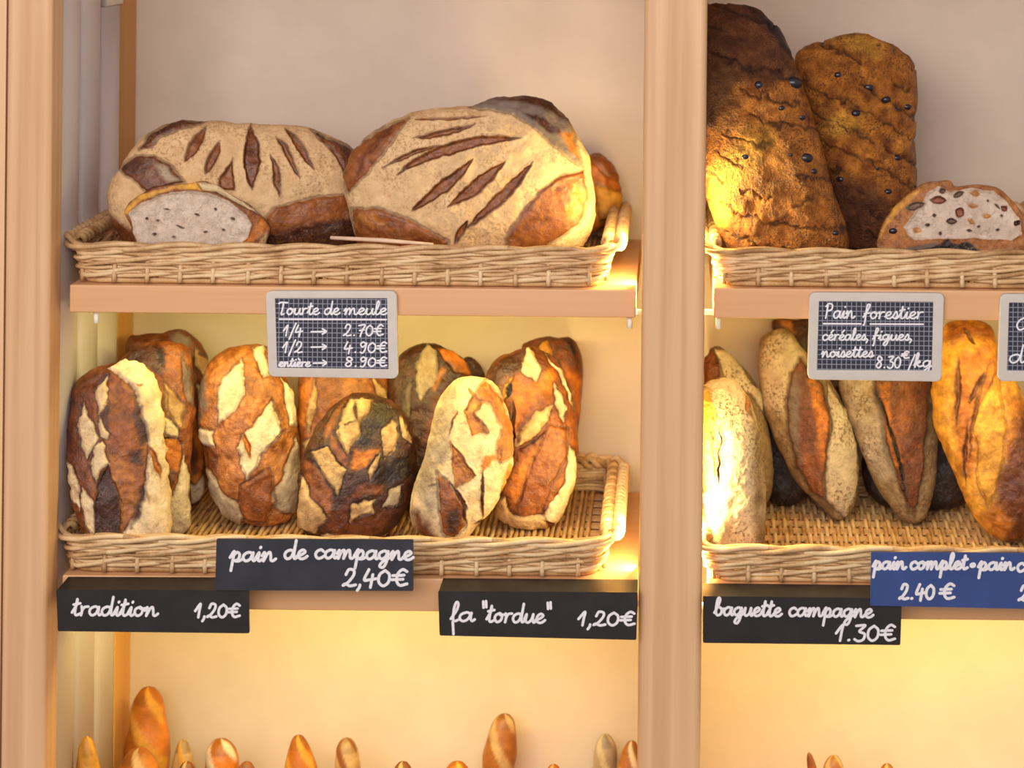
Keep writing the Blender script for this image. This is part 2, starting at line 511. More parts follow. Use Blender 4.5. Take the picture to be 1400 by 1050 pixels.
def tray(key, px0, px1, h, label, floor_rods=True, y1=0.375):
    e, sx0, sx1, sz0, sz = S[key]
    y0 = 0.012
    x0 = xz(px0, 700 if key[0] == 'l' else 370, y0)[0]; x1 = xz(px1, 700 if key[0] == 'l' else 370, y0)[0]
    t = empty('wicker_tray', ((x0 + x1) / 2, (y0 + y1) / 2, sz)); tag(t, label, 'tray', 'wicker bread trays')
    flare = 0.013
    # weavers: twisted pairs climbing the wall
    nrow = 5; zb = sz + 0.013; zt = sz + h - 0.011
    for j in range(nrow):
        zf = zb + (zt - zb) * j / (nrow - 1); fl_ = flare * (zf - sz) / h
        P, Nn, s, tot = rrect(x0 - fl_, x1 + fl_, y0 - fl_ * 0.4, y1 + fl_ * 0.5, 0.03)
        k = round(tot / 0.15)
        ph = s / tot * 2 * math.pi * k + j * 1.3
        jit = noise3(np.stack([s * 22, s * 0 + j * 7.1, s * 0], 1)) * 0.0022
        for q in (0, 1):
            a = ph + math.pi * q
            Q = np.column_stack([P + Nn * (0.0036 * np.cos(a))[:, None], zf + jit + 0.0030 * np.sin(a)])
            r = 0.0032 + 0.0006 * noise3(np.stack([s * 30, s * 0 + j + q * 5, s * 0], 1))
            V, F = tube(Q, r, 6, True)
            mesh_obj('willow_weaver', V, F, M['wicker'], t)
    # braided rim
    P, Nn, s, tot = rrect(x0 - flare, x1 + flare, y0 - flare * 0.4, y1 + flare * 0.5, 0.03, 0.0035)
    side = np.clip((P[:, 1] - y0 - 0.01) / 0.02, 0, 1)       # the sides and back carry the thicker braid
    dph = np.concatenate([[0], np.diff(s)]) * 2 * math.pi / np.where(side > 0.5, 0.034, 0.17); phs = np.cumsum(dph); phs *= round(phs[-1] / (2 * math.pi)) * 2 * math.pi / phs[-1]
    for q in range(4):
        sg = 1 if q < 2 else -1
        a = sg * phs + q * math.pi
        off = sg * (0.0022 + 0.0062 * side) + 0.003 * side
        A1 = 0.0036 + 0.0016 * side; A2 = 0.0036 + 0.0026 * side
        Q = np.column_stack([P + Nn * (A1 * np.cos(a) + off)[:, None], sz + h - 0.003 + 0.004 * side + A2 * np.sin(a)])
        V, F = tube(Q, 0.0036 + 0.0014 * side, 6, True)
        mesh_obj('rim_strand', V, F, M['wicker'], t)
    # stakes
    P, Nn, s, tot = rrect(x0, x1, y0, y1, 0.03, 0.003)
    ns = round(tot / 0.046)
    for i in range(ns):
        u = (i + 0.4) / ns * tot; idx = int(np.searchsorted(s, u)) % len(P)
        p, nn = P[idx], Nn[idx]
        zz = [sz + 0.0035, sz + 0.010, sz + h - 0.012]
        pts = [(p[0] + nn[0] * (0.006 if k_ < 2 else flare * .55), p[1] + nn[1] * (0.006 if k_ < 2 else -0.001), z) for k_, z in enumerate(zz)]
        V, F = tube(pts, 0.0036, 5); mesh_obj('stake', V, F, M['wicker'], t)
    # base hoop
    P, Nn, s, tot = rrect(x0 + 0.004, x1 - 0.004, y0 + 0.004, y1 - 0.004, 0.028, 0.01)
    V, F = tube(np.column_stack([P, np.full(len(P), sz + 0.0045)]), 0.0042, 6, True); mesh_obj('base_hoop', V, F, M['wicker_dark'], t)
    # floor: flat splints across, thin rods woven front to back
    ny = 10; pitch = (y1 - y0 - 0.02) / ny
    first = None
    for j in range(ny):
        y = y0 + 0.01 + pitch * (j + 0.5)
        if first is None:
            first = MB().box(x0 + 0.004, x1 - 0.004, y - pitch * 0.34, y + pitch * 0.34, sz + 0.0068, sz + 0.0084).build('splint', M['splint'], t)
        else:
            c = first.copy(); COL.objects.link(c); c.parent = t; c.location = first.location + Vector((0, pitch * j, 0))
    meshes = []
    for q in range(2):
        n = ny * 6
        yy = np.linspace(y0 + 0.003, y1 - 0.003, n)
        zz = (0.0038 if key[1] == 'r' else 0.0012) * np.cos((yy - y0 - 0.01 - pitch / 2) / pitch * math.pi + math.pi * q) + (0 if key[1] == 'r' else 0.0022)
        V, F = tube(np.column_stack([yy * 0, yy - (y0 + y1) / 2, zz]), 0.0034, 5)
        me = bpy.data.meshes.new('willow_rod'); me.from_pydata(V.tolist(), [], [list(f) for f in F]); me.materials.append(M['wicker_dark'])
        me.polygons.foreach_set('use_smooth', [True] * len(me.polygons)); meshes.append(me)
    sp = 0.0086; nr = int((x1 - x0 - 0.016) / sp)
    lr_ = random.Random(5)
    for i in range(nr):
        o = bpy.data.objects.new('willow_rod', meshes[i % 2]); COL.objects.link(o); o.parent = t
        x = x0 + 0.010 + i * sp + lr_.uniform(-.001, .001)
        o.location = Vector((x, (y0 + y1) / 2, sz + 0.0080)) - Vector(t.location)
        o.rotation_euler = (0, 0, lr_.uniform(-.008, .008))
    return sz + 0.0138

FZ = {}
FZ['ul'] = tray('ul', 107, 822, 0.055, 'long wicker tray on the upper left shelf, under the big floury loaves')
FZ['ll'] = tray('ll', 94, 820, 0.052, 'long wicker tray on the lower left shelf, under the criss-cross scored loaves')
FZ['ur'] = tray('ur', 986, 1715, 0.052, 'long wicker tray on the upper right shelf, under the fruit breads')
FZ['lr'] = tray('lr', 973, 1715, 0.050, 'long wicker tray on the lower right shelf, under the floury pointed loaves')


# ------------------------------------------------------------------ loaves
CR = {'cream': ((236, 208, 164), 1), 'tourte': ((226, 186, 136), 1), 'white': ((228, 208, 174), 1), 'tan': ((205, 165, 112), .6), 'grey': ((178, 156, 128), .8),
      'crust': ((144, 80, 36), 0), 'lcrust': ((176, 108, 50), 0), 'orange': ((202, 116, 34), .1), 'gold': ((224, 158, 56), .3),
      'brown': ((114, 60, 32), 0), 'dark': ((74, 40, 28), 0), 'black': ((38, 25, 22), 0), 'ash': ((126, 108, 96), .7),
      'seed': ((188, 114, 38), 0), 'dseed': ((110, 62, 30), 0), 'crumb': ((222, 198, 178), 1), 'rye': ((206, 184, 148), 1),
      'ryed': ((150, 122, 84), .6), 'fig': ((150, 84, 54), 0), 'nut': ((200, 140, 84), 0), 'hole': ((128, 96, 78), .5)}


def poly_sd(x, y, P):
    """signed distance, positive inside"""
    P = np.asarray(P, float); n = len(P)
    d = np.full(x.shape, 1e9); ins = np.zeros(x.shape, bool)
    for i in range(n):
        ax, ay = P[i]; bx, by = P[(i + 1) % n]
        ex, ey = bx - ax, by - ay
        t = np.clip(((x - ax) * ex + (y - ay) * ey) / (ex * ex + ey * ey + 1e-9), 0, 1)
        d = np.minimum(d, (x - ax - t * ex) ** 2 + (y - ay - t * ey) ** 2)
        if ay != by:
            c = ((ay > y) != (by > y)) & (x < (bx - ax) * (y - ay) / (by - ay) + ax)
            ins ^= c
    d = np.sqrt(d)
    return np.where(ins, d, -d)


def lens_sd(x, y, a, b, w, bend=0.0):
    ax, ay = a; bx, by = b
    L_ = math.hypot(bx - ax, by - ay); ux, uy = (bx - ax) / L_, (by - ay) / L_
    t = ((x - ax) * ux + (y - ay) * uy) / L_
    n = (x - ax) * (-uy) + (y - ay) * ux
    tc = np.clip(t, 0, 1)
    n = n - bend * 4 * tc * (1 - tc)
    hw = w / 2 * np.sin(np.pi * tc) ** 0.8
    out = np.maximum(np.maximum(-t, t - 1), 0) * L_
    return hw - np.abs(n) - out


def loaf(name, label, outline, tf, layers, floor, base='crust', T=0.045, Tb=0.03, e=0.8, a=1.0, lean=0.0, yaw=0.0, mat='b_camp',
         cat='bread', group=None, nt=340, nf=100, nb=26, soft=1.3, jag=1.6, lump=0.0035, yc=None, yb=None, parent=None, seed=0, crack=None, edge_dark=0.0):
    ox, oy, sc = tf
    TX = lambda p: (ox + p[0] / sc, oy + p[1] / sc)
    O = np.array([TX(p) for p in outline]); O = catmull(O, True, 8)
    c = np.array([(O[:, 0].min() + O[:, 0].max()) / 2, (O[:, 1].min() + O[:, 1].max()) / 2])
    asp = (O[:, 1].max() - O[:, 1].min()) / (O[:, 0].max() - O[:, 0].min())
    # polar radius in an aspect-normalised frame
    q = (O - c) * np.array([1, 1 / asp])
    th = np.unwrap(np.arctan2(q[:, 1], q[:, 0])); rr = np.hypot(q[:, 0], q[:, 1])
    if th[-1] < th[0]: th = th[::-1]; rr = rr[::-1]
    th = np.maximum.accumulate(th)
    tt = np.linspace(0, 2 * math.pi, nt, endpoint=False)
    base_t = (tt - th[0]) % (2 * math.pi) + th[0]
    R = np.interp(base_t, np.append(th, th[0] + 2 * math.pi), np.append(rr, rr[0]))
    # camera-facing plane with optional lean
    mid = c
    def frame(ycv):
        P0 = W(mid[0], mid[1], ycv)
        n = CAM - P0; n /= np.linalg.norm(n)
        r_ = Matrix.Rotation(lean, 3, 'X') @ Vector(n)
        n = np.array(Matrix.Rotation(yaw, 3, 'Z') @ r_)
        return P0, n
    def build(ycv, nfr, nbk, ts, Rs):
        P0, n = frame(ycv)
        ph = np.concatenate([np.linspace(0.0, math.pi / 2, nfr), np.linspace(math.pi / 2, math.pi, nbk)[1:]])
        ph[0] = 0.004; ph[-1] = math.pi - 0.004
        r = np.sin(ph) ** a
        hh = np.where(ph < math.pi / 2, T, Tb) * np.sign(np.cos(ph)) * np.abs(np.cos(ph)) ** e
        px = c[0] + r[:, None] * (Rs * np.cos(ts))[None]; py = c[1] + asp * r[:, None] * (Rs * np.sin(ts))[None]
        rx, rz = ray(px, py); dr = np.stack([rx, np.ones_like(rx), rz], -1)
        k = ((P0 - CAM) @ n) / (dr @ n)
        P = CAM + dr * k[..., None]
        return P + n * hh[:, None, None], n, P0
    if yc is None and yb is None:
        lo, hi = -0.02, 0.40
        for _ in range(24):
            m_ = (lo + hi) / 2
            P, n, P0 = build(m_, 14, 8, tt[::6], R[::6])
            if P[..., 2].min() > floor: lo = m_
            else: hi = m_
        yc = (lo + hi) / 2
    P, n, P0 = build(yc, nf, nb, tt, R)
    sh = P.shape[:2]; P = P.reshape(-1, 3)
    x, y = proj(P)
    so = np.array([seed * 3.7, seed * 1.9, seed * 5.3])
    pn = np.stack([x * 0.13, y * 0.13, P[:, 1] * 130 * 0.13], 1) + so
    x0_, y0_ = x, y
    x = x + 2.6 * jag / 1.6 * fbm(pn * 0.55 + 5, 3) * 1.6; y = y + 2.6 * jag / 1.6 * fbm(pn * 0.55 + 55, 3) * 1.6
    jn = fbm(pn * 1.6, 4) * jag * 1.6
    bc, bf = CR[base]
    colr = np.tile(np.append(lin(bc), bf), (len(P), 1))
    mot = fbm(pn * 0.45 + 31, 3)
    mot2 = fbm(pn * 1.1 + 77, 4)
    def tint(C, fl):
        k1 = np.clip(0.5 * mot + 0.9 * mot2, -0.75, 0.8)
        cr = np.clip(1 + k1[:, None] * np.array([0.75, 0.95, 1.1]), 0.12, 2)
        fo = 1 + (0.16 * mot + 0.18 * mot2)[:, None] * np.array([0.7, 1, 1.3])
        C[:, :3] *= cr * (1 - fl) + fo * fl
        return C
    colr = tint(colr, bf)
    disp = np.zeros(len(P))
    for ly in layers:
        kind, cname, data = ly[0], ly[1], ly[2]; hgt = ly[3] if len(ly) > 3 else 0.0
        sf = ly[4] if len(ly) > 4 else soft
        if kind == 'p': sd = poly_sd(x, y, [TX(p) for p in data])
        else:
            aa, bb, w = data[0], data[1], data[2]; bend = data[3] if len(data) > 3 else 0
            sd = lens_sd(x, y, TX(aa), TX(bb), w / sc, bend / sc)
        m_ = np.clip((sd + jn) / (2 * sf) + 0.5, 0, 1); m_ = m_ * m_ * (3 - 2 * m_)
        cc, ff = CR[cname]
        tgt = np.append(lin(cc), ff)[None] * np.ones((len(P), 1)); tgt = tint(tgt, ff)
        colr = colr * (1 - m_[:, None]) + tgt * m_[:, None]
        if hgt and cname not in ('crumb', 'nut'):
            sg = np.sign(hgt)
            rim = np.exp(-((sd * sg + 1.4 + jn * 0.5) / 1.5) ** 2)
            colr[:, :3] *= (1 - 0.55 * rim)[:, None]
        hm = np.clip((sd + jn * 0.6) / 5.0 + 0.3, 0, 1); hm = hm * hm * (3 - 2 * hm)
        disp += hgt * 0.0016 * hm + np.sign(hgt) * (-0.0017) * np.exp(-((sd - 0.5) / 1.8) ** 2)
    if crack is not None: 
        d_, cm = crack(x, y, fbm(pn * 0.8, 2))
        disp += d_; colr[:, :3] *= cm[:, None]
    disp += lump * fbm(np.column_stack([P[:, 0], P[:, 1], P[:, 2]]) * 45 + so, 4) * 1.3
    P3 = P.reshape(*sh, 3)
    nd = P - (P0 - n * 0.0); nd = n[None] * (np.linalg.norm(nd, axis=1).mean() * 0 + 1.0) * np.sign(((P - P0) @ n))[:, None]
    # outward direction from ellipsoid-like field
    du = P - P0; hcomp = (du @ n); tang = du - hcomp[:, None] * n
    wdt = np.linalg.norm(tang, axis=1).max()
    g = tang / (0.6 * wdt) ** 2 + n[None] * (hcomp / np.where(hcomp > 0, T, Tb) ** 2)[:, None]
    g /= np.linalg.norm(g, axis=1, keepdims=True) + 1e-9
    P = P + g * disp[:, None]
    if floor is not None: P[:, 2] = np.maximum(P[:, 2], floor)
    nr_ = sh[0]; idx = np.arange(len(P)).reshape(sh)
    A = idx[:-1]; B = idx[1:]
    F = np.stack([A, np.roll(A, -1, 1), np.roll(B, -1, 1), B], -1).reshape(-1, 4)[:, ::-1]
    P[idx[0]] = P[idx[0]].mean(0); P[idx[-1]] = P[idx[-1]].mean(0)
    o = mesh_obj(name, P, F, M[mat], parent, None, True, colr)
    me = o.data
    if parent is None: tag(o, label, cat, group)
    print('LOAF', name, label[:40] if label else '', 'yc=%.3f y %.3f..%.3f z %.3f..%.3f floor %s' % (yc, P[:, 1].min(), P[:, 1].max(), P[:, 2].min(), P[:, 2].max(), floor))
    return o, (P.reshape(*sh, 3), n)

P_ = 'p'; L_ = 'l'
# --- the two big floury loaves -----------------------------------------
z1 = (0, 100, 2.9167)
loaf('round_loaf', 'big oval floury loaf with a fan of upright leaf-shaped cuts, upper left shelf',
     [(430, 520), (440, 440), (480, 370), (540, 290), (600, 230), (700, 195), (830, 190), (1000, 203), (1200, 215), (1280, 238), (1390, 290), (1470, 380), (1490, 500), (1450, 620), (1380, 695), (1250, 722), (1000, 735), (700, 733), (540, 708), (465, 630)],
     z1, [
         (P_, 'brown', [(555, 305), (600, 235), (690, 195), (830, 185), (740, 217), (650, 250), (600, 292)], 1.5),
         (P_, 'dark', [(560, 300), (600, 240), (690, 198), (800, 188), (720, 212), (640, 245)], 0, 3),
         (P_, 'brown', [(475, 385), (535, 330), (620, 335), (690, 380), (735, 437), (590, 475), (530, 425)], 2),
         (P_, 'dark', [(490, 385), (540, 345), (600, 350), (590, 400), (530, 410)], 0, 6), (P_, 'grey', [(620, 370), (650, 365), (720, 430), (670, 440)], 0, 4),
         (P_, 'dark', [(1240, 225), (1300, 255), (1400, 300), (1500, 400), (1390, 430), (1345, 330)], 1.5),
         (P_, 'brown', [(1270, 255), (1330, 280), (1380, 340), (1370, 400), (1330, 320)], 0),
         (P_, 'crust', [(1062, 575), (1100, 535), (1250, 500), (1380, 480), (1500, 480), (1500, 800), (1060, 800)], 2.5),
         (P_, 'dark', [(1060, 640), (1200, 600), (1500, 560), (1500, 800), (1050, 800)], 0, 5),
         (P_, 'brown', [(430, 560), (540, 640), (560, 800), (400, 800)], 0, 4),
         (L_, 'crust', ((825, 212), (733, 356), 46), -2.2), (L_, 'crust', ((873, 272), (824, 404), 42), -2.2),
         (P_, 'crust', [(930, 340), (940, 470), (865, 460), (870, 420)], -2.2),
         (L_, 'brown', ((1000, 205), (1006, 465), 66), -2.6), (L_, 'crust', ((1078, 320), (1115, 495), 32, -6), -2),
         (L_, 'crust', ((1102, 252), (1196, 420), 28, -6), -2), (L_, 'crust', ((1132, 222), (1250, 386), 34, -8), -2),
     ], FZ['ul'], base='tourte', T=0.06, Tb=0.045, e=0.75, mat='b_flour', seed=1, nt=460, nf=130, group='big floury loaves', jag=1.2)
z2 = (440, 100, 2.9167)
loaf('round_loaf', 'biggest oval floury loaf with slanting leaf-shaped cuts, right of its twin',
     [(88, 420), (108, 340), (170, 260), (260, 200), (380, 155), (520, 135), (600, 128), (700, 102), (800, 93), (900, 118), (980, 180), (1020, 250), (1060, 330), (1082, 440), (1090, 560), (1060, 660), (1000, 715), (850, 748), (500, 757), (250, 742), (140, 650), (100, 520)],
     z2, [
         (P_, 'crust', [(345, 180), (285, 260), (225, 345), (150, 430), (100, 480), (80, 400), (120, 310), (220, 230)], 1.5),
         (P_, 'brown', [(320, 195), (270, 250), (190, 330), (140, 420), (150, 340), (230, 240)], 0, 3),
         (P_, 'crust', [(115, 545), (220, 533), (330, 578), (430, 630), (510, 672), (400, 800), (150, 780), (130, 620)], 1.8),
         (P_, 'lcrust', [(130, 555), (215, 550), (270, 600), (200, 620)], 0, 4),
         (P_, 'crust', [(1045, 390), (1062, 500), (1025, 600), (905, 675), (830, 800), (700, 800), (745, 640), (780, 590), (870, 470), (950, 410)], 2),
         (P_, 'orange', [(1000, 440), (1045, 480), (1000, 590), (960, 560)], 0, 8),
         (P_, 'ash', [(590, 130), (700, 95), (800, 88), (900, 115), (985, 180), (1010, 255), (1035, 375), (960, 318), (850, 220), (760, 160)], 2.2),
         (P_, 'dark', [(680, 110), (800, 92), (900, 120), (980, 190), (900, 160), (800, 120)], 0, 3),
         (P_, 'dark', [(800, 160), (880, 180), (960, 260), (900, 240)], 0, 3),
         (P_, 'lcrust', [(940, 250), (1000, 240), (1030, 340), (990, 320)], 0, 3),
         (L_, 'lcrust', ((375, 188), (655, 172), 14, 6), -1.5), (L_, 'crust', ((366, 262), (615, 205), 26, 6), -2),
         (L_, 'crust', ((296, 407), (796, 262), 50, -44), -2.6), (L_, 'crust', ((244, 378), (476, 286), 22, -8), -2),
         (L_, 'crust', ((354, 552), (602, 342), 50, 8), -2.6), (L_, 'crust', ((500, 536), (734, 348), 54, 6), -2.6),
         (L_, 'crust', ((572, 622), (846, 350), 46, 10), -2.6), (L_, 'crust', ((528, 680), (584, 585), 30), -2),
     ], FZ['ul'], base='tourte', T=0.065, Tb=0.04, e=0.75, mat='b_flour', seed=2, nt=480, nf=140, group='big floury loaves', jag=1.2)
# small golden bread peeping out behind
loaf('rolled_bread', 'small glossy golden bread peeping out behind the biggest floury loaf',
     [(790, 225), (808, 210), (826, 213), (840, 232), (848, 258), (848, 282), (828, 306), (806, 322), (785, 325), (770, 290), (776, 250)], (0, 0, 1),
     [(P_, 'gold', [(815, 255), (850, 262), (850, 290), (820, 300)], 2, 3), (P_, 'crust', [(808, 206), (842, 225), (850, 250), (830, 240), (812, 222)], 1, 3)],
     FZ['ul'], base='orange', T=0.03, Tb=0.03, mat='b_bag', seed=3, nt=120, nf=40, nb=20)

# cut half loaf, crumb facing out
z6 = (60, 280, 3.333)
loaf('cut_loaf', 'halved country loaf showing pale holey crumb, in front of the left floury loaf',
     [(372, 30), (430, -40), (530, -85), (650, -98), (720, -104), (790, -90), (850, -50), (930, -5), (990, 50), (1030, 105), (1015, 170), (985, 236), (880, 280), (650, 285), (500, 275), (435, 212), (405, 120)], z6, [
         (P_, 'gold', [(355, 40), (430, -45), (650, -104), (730, -110), (760, -60), (600, -75), (450, -25), (380, 45)], 0, 2),
         (P_, 'cream', [(700, -100), (790, -95), (860, -50), (980, 40), (940, 20), (850, -30), (780, -60), (720, -70)], 1, 2),
         (P_, 'crumb', [(385, 42), (450, -8), (540, -48), (640, -64), (750, -52), (840, -18), (920, 40), (945, 90), (925, 150), (880, 190), (850, 300), (440, 300), (425, 160), (400, 95)], -1.6),
         (P_, 'orange', [(900, 180), (950, 120), (1000, 60), (1030, 110), (960, 160), (920, 190)], 0, 3),
         (P_, 'tan', [(960, 200), (1020, 120), (1010, 190)], 0, 3)] +
         [(L_, 'hole', ((xx - w_ / 2, yy), (xx + w_ / 2, yy + dd), h_), -2.2, 0.8) for xx, yy, w_, dd, h_ in
          ((470, 62, 16, 2, 14), (500, 132, 22, 4, 14), (590, 150, 20, -4, 10), (785, 15, 14, 6, 14), (620, 95, 40, 10, 9), (700, 40, 26, 8, 10), (865, 55, 26, 14, 14), (560, 20, 36, 2, 8), (660, 175, 16, 0, 9), (820, 110, 18, 6, 10), (740, 130, 22, -6, 9), (520, 70, 18, 3, 8))],
     FZ['ul'], base='crust', T=0.014, Tb=0.022, e=0.22, mat='b_crumb', seed=4, cat='bread', jag=0.7, lean=0.03)

# thin pale stick
P0 = W(452, 325, 0.02); P1 = W(592, 334, 0.006)
V, F = tube(np.array([P0, P0 * .5 + P1 * .5 + np.array([0, 0, .001]), P1]), [0.0025, 0.0032, 0.002], 8)
tag(mesh_obj('thin_stick', V, F, M['stick']), 'thin pale stick lying along the rim of the upper left tray', 'stick')

# --- criss-cross scored loaves, lower left ------------------------------
GC = 'criss-cross scored loaves'
za = (80, 480, 3.89)
# rear ones first
z5 = (60, 440, 3.5)
loaf('scored_loaf', 'dark brown loaf furthest back at the left, only its domed top showing',
     [(400, 90), (470, 60), (560, 50), (640, 32), (720, 75), (780, 150), (800, 260), (790, 420), (775, 600), (770, 740), (750, 860), (640, 900), (520, 860), (450, 600), (400, 300)], z5, [
         (P_, 'ash', [(600, 50), (650, 38), (700, 90), (690, 130), (620, 110)], 0, 3),
         (P_, 'tan', [(720, 130), (790, 180), (795, 300), (730, 200)], 1), (P_, 'orange', [(640, 500), (720, 440), (775, 560), (775, 720), (740, 820), (690, 760)], 1),
         (P_, 'brown', [(680, 560), (720, 540), (740, 720), (710, 740)], 0, 4),
         (P_, 'white', [(680, 760), (720, 790), (770, 740), (760, 860), (700, 870)], 1), (P_, 'white', [(735, 300), (790, 420), (770, 560), (742, 480)], 1)],
     FZ['ll'], base='brown', T=0.035, Tb=0.03, seed=5, nt=260, nf=80, group=GC)
loaf('scored_loaf', 'orange-brown scored loaf half hidden behind the leftmost loaf',
     [(350, 250), (375, 175), (430, 125), (520, 95), (620, 98), (690, 130), (715, 230), (722, 400), (712, 560), (705, 760), (708, 880), (700, 965), (650, 1008), (580, 1005), (510, 900), (400, 600)], z5, [
         (P_, 'dark', [(380, 200), (430, 130), (540, 100), (580, 150), (570, 260), (500, 220)], 0, 4),
         (P_, 'black', [(540, 140), (585, 150), (585, 230), (560, 200)], 0, 3),
         (P_, 'tan', [(575, 290), (610, 330), (680, 400), (660, 490), (630, 510), (590, 440)], 1.5, 3),
         (P_, 'ash', [(670, 180), (700, 240), (715, 400), (690, 380), (670, 260)], 1, 3),
         (P_, 'white', [(565, 440), (640, 520), (630, 570), (600, 560), (570, 540)], 1.5),
         (P_, 'orange', [(575, 560), (640, 560), (660, 660), (640, 760), (605, 840), (590, 760)], 1),
         (P_, 'brown', [(590, 700), (640, 720), (605, 850)], 0, 3),
         (P_, 'white', [(668, 640), (690, 720), (720, 1060), (560, 1060), (590, 840), (620, 830), (650, 740)], 1.5)],
     FZ['ll'], base='crust', T=0.028, Tb=0.028, seed=6, nt=300, nf=90, group=GC)
loaf('scored_loaf', 'leftmost scored loaf, dark crust with a broad cream band down its right side',
     [(44, 560), (47, 400), (62, 250), (110, 155), (180, 100), (270, 68), (370, 55), (450, 78), (510, 130), (543, 220), (556, 360), (570, 560), (590, 760), (592, 940), (565, 1060), (400, 1098), (240, 1090), (165, 1020), (95, 880), (47, 700)], za, [
         (P_, 'brown', [(30, 420), (60, 240), (140, 140), (260, 75), (270, 130), (190, 200), (190, 470), (170, 760), (120, 700), (60, 620)], 0, 3),
         (P_, 'cream', [(265, 85), (350, 50), (450, 70), (520, 130), (550, 220), (562, 400), (600, 760), (610, 1120), (330, 1120), (345, 975), (400, 880), (460, 760), (470, 600), (478, 500), (440, 350), (408, 205), (330, 150)], 2.5),
         (P_, 'cream', [(255, 122), (265, 240), (215, 345), (192, 210)], 1.8),
         (P_, 'cream', [(135, 275), (205, 455), (150, 575), (98, 400)], 1.8),
         (P_, 'cream', [(220, 360), (265, 440), (250, 460), (215, 445)], 1.5),
         (P_, 'cream', [(230, 475), (275, 600), (220, 640), (205, 700), (175, 620), (190, 510)], 1.8),
         (P_, 'cream', [(36, 560), (100, 680), (115, 720), (110, 850), (60, 760), (40, 640)], 1.5),
         (P_, 'cream', [(125, 720), (180, 800), (190, 900), (205, 1000), (140, 930), (120, 820)], 1.5),
         (P_, 'dark', [(215, 350), (270, 270), (270, 420)], 0, 3), (P_, 'dark', [(400, 240), (430, 300), (478, 480), (430, 500), (400, 380)], 0, 4),
         (P_, 'dark', [(265, 600), (300, 690), (340, 800), (320, 1110), (190, 1110), (190, 800), (215, 690)], -1, 3),
         (P_, 'dark', [(430, 720), (465, 700), (440, 850), (380, 940), (400, 850)], 0, 3),
         (P_, 'dark', [(370, 540), (430, 520), (440, 600), (380, 600)], 0, 5),
         (P_, 'lcrust', [(290, 560), (370, 600), (430, 720), (400, 850), (340, 960), (330, 800), (290, 660)], 0, 6),
         (L_, 'orange', ((470, 490), (540, 675), 38, -4), -1.5), (L_, 'orange', ((410, 180), (455, 178), 20, 8), -1),
         (L_, 'tan', ((465, 740), (480, 820), 14), 0)],
     FZ['ll'], base='crust', T=0.035, Tb=0.028, seed=7, group=GC)
loaf('scored_loaf', 'golden-brown loaf with white floury diamonds, left of the gridded price slate',
     [(735, 400), (755, 270), (800, 185), (860, 140), (930, 115), (1010, 105), (1070, 125), (1130, 210), (1180, 310), (1212, 450), (1225, 600), (1222, 780), (1205, 900), (1160, 950), (1050, 975), (930, 958), (860, 915), (800, 800), (765, 640), (742, 510)], z5, [
         (P_, 'ash', [(735, 330), (770, 240), (780, 400), (750, 520)], 0, 5),
         (P_, 'white', [(942, 180), (958, 345), (900, 440), (832, 500), (832, 310)], 1.8),
         (P_, 'white', [(998, 135), (1050, 108), (1085, 250), (1052, 268)], 1.5),
         (P_, 'white', [(1085, 375), (1135, 520), (1040, 640), (968, 755), (918, 600), (975, 520)], 1.8),
         (L_, 'orange', ((965, 530), (988, 650), 34, 6), -1.5),
         (P_, 'white', [(735, 510), (812, 525), (815, 605), (760, 590)], 1.5),
         (P_, 'grey', [(770, 690), (860, 820), (925, 870), (955, 985), (860, 940), (790, 830)], 1.5),
         (P_, 'grey', [(1215, 540), (1240, 700), (1215, 920), (1120, 900), (1085, 870), (1150, 720)], 1.5),
         (P_, 'white', [(1140, 265), (1205, 340), (1215, 500), (1180, 495)], 1.5),
         (P_, 'brown', [(770, 600), (820, 620), (850, 760), (800, 740)], 0, 5),
         (P_, 'crust', [(950, 780), (1080, 700), (1110, 860), (1060, 960), (960, 950), (930, 860)], 1, 5)],
     FZ['ll'], base='lcrust', T=0.045, Tb=0.03, seed=8, group=GC)
z6b = (380, 440, 2.8)
loaf('scored_loaf', 'reddish-brown loaf mostly hidden behind the gridded price slate and the darkest loaf',
     [(72, 420), (85, 200), (150, 110), (260, 80), (370, 130), (425, 240), (440, 400), (430, 560), (350, 720), (200, 745), (100, 680), (70, 560)], z6b, [
         (P_, 'tan', [(140, 220), (150, 330), (120, 420), (95, 380)], 1.5), (P_, 'tan', [(90, 460), (160, 440), (180, 520), (120, 520)], 1.5),
         (P_, 'orange', [(80, 260), (130, 220), (100, 400), (80, 420)], 0, 4), (P_, 'tan', [(360, 215), (420, 260), (430, 320), (380, 270)], 1.5),
         (P_, 'lcrust', [(240, 210), (350, 210), (330, 300), (240, 290)], 0, 8)],
     FZ['ll'], base='crust', T=0.035, Tb=0.03, seed=9, nt=240, nf=70, group=GC)
ze = (400, 500, 4.283)
